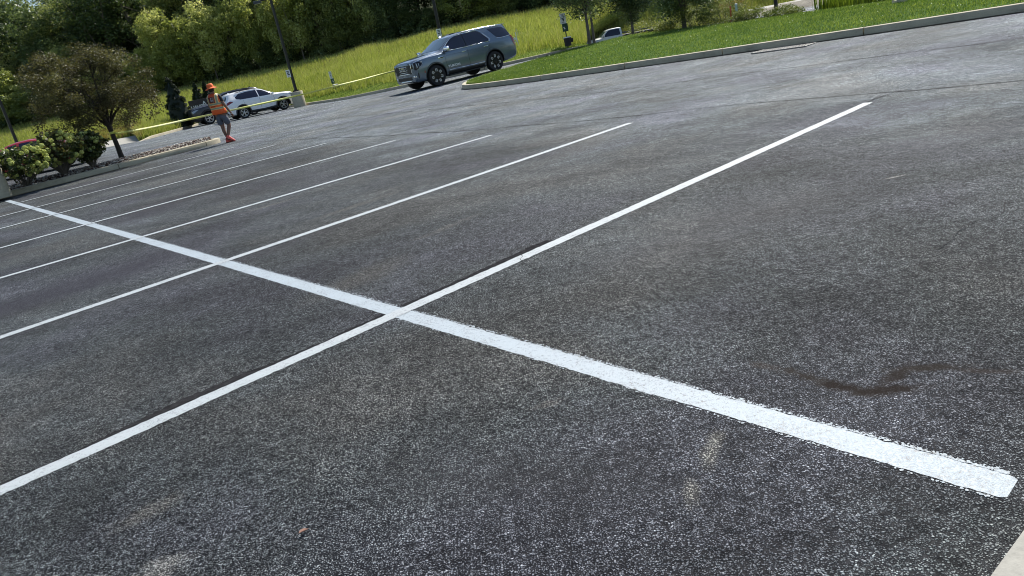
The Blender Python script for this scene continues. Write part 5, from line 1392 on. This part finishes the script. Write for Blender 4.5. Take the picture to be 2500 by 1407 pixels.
for s, nm in ((1, 'r'), (-1, 'l')):
    jt('sh' + nm, (-.04 + s * .175, 0, 1.405), .068, 'upper')
    if s > 0: el, wr_, hd = (.235, -.02, 1.14), (.315, .05, .90), (.335, .075, .83)
    else: el, wr_, hd = (-.29, .04, 1.15), (-.20, .20, .97), (-.165, .245, .935)
    jt('el' + nm, el, .047, 'sh' + nm); jt('wr' + nm, wr_, .030, 'el' + nm); jt('hd' + nm, hd, (.040, .024), 'wr' + nm)
jt('hipr', (.09, 0, .88), .095, 'pelvis'); jt('knr', (.125, .10, .50), .062, 'hipr'); jt('car', (.10, .02, .36), .058, 'knr'); jt('anr', (.065, -.08, .155), .038, 'car'); jt('her', (.06, -.10, .11), .038, 'anr'); jt('toer', (.17, .00, .055), .034, 'her')
jt('hipl', (-.09, 0, .88), .095, 'pelvis'); jt('knl', (-.065, .03, .49), .062, 'hipl'); jt('cal', (-.045, -.005, .34), .058, 'knl'); jt('anl', (.01, .0, .10), .038, 'cal'); jt('hel', (.01, -.02, .055), .036, 'anl'); jt('toel', (.08, .13, .035), .034, 'hel')
bodyo = skin_obj('body', vs, es, rs, SKIN, man)
# hands: five separate fingers rooted in the palm
def hand(s, root, fwd):
    f = Vector(fwd).normalized(); side = f.cross(Vector((0, 1, 0))).normalized(); pv = []; pe = []; pr_ = []
    pv.append(tuple(root)); pr_.append(.024)
    for k in range(4):
        o_ = side * ((k - 1.5) * .019); ln = (.062, .072, .068, .052)[k]; b0 = Vector(root) + f * .03 + o_; b1 = b0 + f * ln * .55 + Vector((0, .010, 0)); b2 = b1 + f * ln * .45 + Vector((0, .022, 0)); i = len(pv)
        pv += [tuple(b0), tuple(b1), tuple(b2)]; pr_ += [.010, .0085, .007]; pe += [(0, i), (i, i + 1), (i + 1, i + 2)]
    t0 = Vector(root) + side * -.028 + f * .005; t1 = t0 + side * -.018 + f * .028; t2 = t1 + f * .024 + Vector((0, .01, 0)); i = len(pv)
    pv += [tuple(t0), tuple(t1), tuple(t2)]; pr_ += [.011, .010, .008]; pe += [(0, i), (i, i + 1), (i + 1, i + 2)]
    return pv, pe, pr_
for s, nm, fw in ((1, 'r', (.1, .2, -1)), (-1, 'l', (.5, .6, -.5))):
    root = Vector(vs[J['hd' + nm]]); pv, pe, prr = hand(s, root, fw); skin_obj('hand', pv, pe, prr, SKIN, bodyo, 1)
# face, ears, hair under the hat (turned away from the camera)
hx = Vector((-.05, .02, 1.60))
MB().ball((hx.x - .083, hx.y, hx.z), .022, 2, (.5, .8, 1.3)).ball((hx.x + .083, hx.y, hx.z), .022, 2, (.5, .8, 1.3)).build('ears', SKIN, bodyo, 60)
MB().ball((hx.x, hx.y + .095, hx.z - .01), .016, 2, (.8, 1.2, 1.5)).build('nose', SKIN, bodyo, 60)
MB().ball((hx.x - .03, hx.y + .078, hx.z + .02), .011, 2).ball((hx.x + .03, hx.y + .078, hx.z + .02), .011, 2).build('eyes', WHITE, bodyo, 60)
MB().box((hx.x, hx.y + .083, hx.z - .05), (.045, .01, .009), None, .003).build('mouth', simple('lip', (.25, .08, .07)), bodyo)
MB().ball((hx.x, hx.y - .012, hx.z + .015), .094, 3, (.93, .93, 1.0)).build('hair', simple('dark_hair', (.020, .012, .008), .8, 0, .3, 60), bodyo, 60)
VEST_O = (.85, .13, .025)
def ring_loft(name, secs, mat, parent, n=28, closed=False, smooth=60):
    b = MB(); V = []
    for (cx, cy, z, rx, ry) in secs:
        for k in range(n):
            a = 2 * math.pi * k / n; sx = abs(math.cos(a)) ** .8 * math.copysign(1, math.cos(a)); sy = abs(math.sin(a)) ** .8 * math.copysign(1, math.sin(a)); V.append((cx + rx * sx, cy + ry * sy, z))
    F = [(i * n + k, i * n + (k + 1) % n, (i + 1) * n + (k + 1) % n, (i + 1) * n + k) for i in range(len(secs) - 1) for k in range(n)]
    b.add(V, F); o = b.build(name, mat, parent, smooth)
    md = o.modifiers.new('t', 'SOLIDIFY'); md.thickness = .008; return o
# T-shirt with short sleeves
DARKT = simple('dark_tshirt', (.012, .012, .016), .85, 0, .3, 30)
sv = [(-.01, 0, 1.0), (-.03, 0, 1.26), (-.04, 0, 1.40), (-.045, .005, 1.455), (.145, 0, 1.405), (.20, -.01, 1.26), (.212, -.014, 1.21), (-.225, 0, 1.405), (-.275, .02, 1.26), (-.283, .026, 1.21)]
skin_obj('t_shirt', sv, [(0, 1), (1, 2), (2, 3), (2, 4), (4, 5), (5, 6), (2, 7), (7, 8), (8, 9)], [(.135, .09), (.145, .095), (.12, .075), (.06, .055), .068, .060, .058, .068, .060, .058], DARKT, man)
# vest: orange with lime-edged silver bands
m_v, nt, b = nodes_mat('safety_vest')
tc = nt.nodes.new('ShaderNodeTexCoord').outputs['Object']; sp_ = nt.nodes.new('ShaderNodeSeparateXYZ'); L(nt, tc, sp_.inputs[0])
nzv = noise(nt, tc, 7, 3); zz = math_(nt, 'ADD', sp_.outputs['Z'], math_(nt, 'MULTIPLY', math_(nt, 'SUBTRACT', nzv, .5), .02)); xx = math_(nt, 'ADD', sp_.outputs['X'], .035)
def band(v, c, h): return math_(nt, 'LESS_THAN', math_(nt, 'ABSOLUTE', math_(nt, 'SUBTRACT', v, c)), h)
base = mixc(nt, math_(nt, 'GREATER_THAN', zz, 1.30), VEST_O, (.62, .085, .02))
up_ = math_(nt, 'GREATER_THAN', zz, 1.19)
lime = math_(nt, 'MAXIMUM', math_(nt, 'MAXIMUM', band(zz, 1.185, .036), band(zz, 1.055, .034)), math_(nt, 'MULTIPLY', up_, band(math_(nt, 'ABSOLUTE', xx), .145, .040)))
silv = math_(nt, 'MAXIMUM', math_(nt, 'MAXIMUM', band(zz, 1.185, .023), band(zz, 1.055, .021)), math_(nt, 'MULTIPLY', up_, band(math_(nt, 'ABSOLUTE', xx), .145, .024)))
c1 = mixc(nt, lime, base, (.88, .60, .22)); c1 = mixc(nt, silv, c1, (.30, .31, .22))
L(nt, c1, b.inputs['Base Color']); b.inputs['Roughness'].default_value = .6
ring_loft('vest', [(0, .0, .88, .225, .165), (-.005, 0, .98, .218, .160), (-.015, 0, 1.08, .212, .156), (-.025, 0, 1.20, .216, .158), (-.035, 0, 1.32, .222, .160), (-.04, 0, 1.40, .212, .152), (-.042, 0, 1.45, .180, .13), (-.044, 0, 1.495, .11, .095)], m_v, man)
vest = [c for c in man.children if c.name.startswith('vest')][0]
# printed flag-and-emblem patch on the back
pt = MB(); pt.box((-.035, -.166, 1.315), (.185, .006, .17)); pto = pt.build('back_print', simple('print_dark_red', (.10, .012, .012), .7, 0, .3, 40), vest)
fs_ = MB()
for k in range(5): fs_.box((.022, -.171, 1.255 + k * .030), (.060, .004, .012)); 
fs_.build('print_stripes', simple('print_cream', (.62, .55, .45), .7), pto)
em = MB()
for (ex_, ez, er, sx, sz) in ((-.045, 1.355, .026, 1, 1.1), (-.045, 1.315, .020, 1.5, .7), (-.080, 1.300, .016, 1.3, .6), (-.010, 1.300, .016, 1.3, .6), (-.045, 1.275, .022, 1.6, .6)): em.ball((ex_, -.172, ez), er, 1, (sx, .15, sz))
em.build('print_emblem', simple('print_grey', (.40, .40, .46), .7, 0, .6, 90), pto)
tw = MB()
for k, w_ in enumerate((.022, .012, .035, .045)): tw.box((-.115 + [0, .03, .065, .118][k], -.161, 1.118), (w_, .004, .022))
tw.build('print_line', simple('print_maroon', (.25, .02, .012), .7), pto)
# hat
HAT = simple('hat_orange', (.85, .17, .04), .75, 0, .15, 25)
ht = MB().lathe([(.175, -.030), (.172, -.022), (.135, .0), (.104, .012), (.101, .05), (.094, .095), (.070, .122), (.02, .130)], 28, Matrix.Translation((-.05, .012, 1.665)) @ Matrix.Rotation(R(-6), 4, 'Y')); ho = ht.build('bucket_hat', HAT, man, 60)
# shorts
SHORT = simple('grey_shorts', (.095, .105, .135), .8, 0, .15, 20)
skin_obj('shorts', [(0, 0, .955), (0, 0, .88), (.095, .01, .82), (.118, .06, .62), (.126, .085, .535), (-.095, .01, .82), (-.085, .02, .62), (-.075, .028, .535)],
         [(0, 1), (1, 2), (2, 3), (3, 4), (1, 5), (5, 6), (6, 7)], [(.175, .13), (.175, .135), .118, .105, .100, .118, .105, .100], SHORT, man)
# shoes
SHOE = simple('coral_shoe', (.80, .12, .09), .55, 0, .2, 30); SOLE = simple('dark_sole', (.10, .02, .02), .7)
def shoe(p, rz, pitch):
    M = Matrix.Translation(p) @ Matrix.Rotation(rz, 4, 'Z') @ Matrix.Rotation(pitch, 4, 'Y')
    b = MB(); prof = [(-.09, .036, .10), (-.07, .042, .11), (0, .044, .085), (.08, .048, .06), (.14, .046, .045), (.175, .030, .030)]
    V = []; n = 10
    for x, w, h in prof:
        for k in range(n):
            a = math.pi * k / (n - 1); V.append(M @ Vector((x, w * math.cos(a), .012 + h * math.sin(a))))
    F = [(i * n + k, i * n + k + 1, (i + 1) * n + k + 1, (i + 1) * n + k) for i in range(len(prof) - 1) for k in range(n - 1)] + [tuple(range(n)), tuple(5 * n + k for k in range(n))[::-1]]
    b.add(V, F); o = b.build('shoe', SHOE, man, 60)
    MB().prism([(-.10, -.034), (-.10, .034), (-.05, .042), (.08, .05), (.15, .044), (.185, .02), (.185, -.02), (.15, -.044), (.08, -.05), (-.05, -.042)], -.012, .014, M).build('sole', SOLE, o)
shoe((.02, -.0, .015), R(52), 0); shoe((.085, -.07, .10), R(20), R(30))
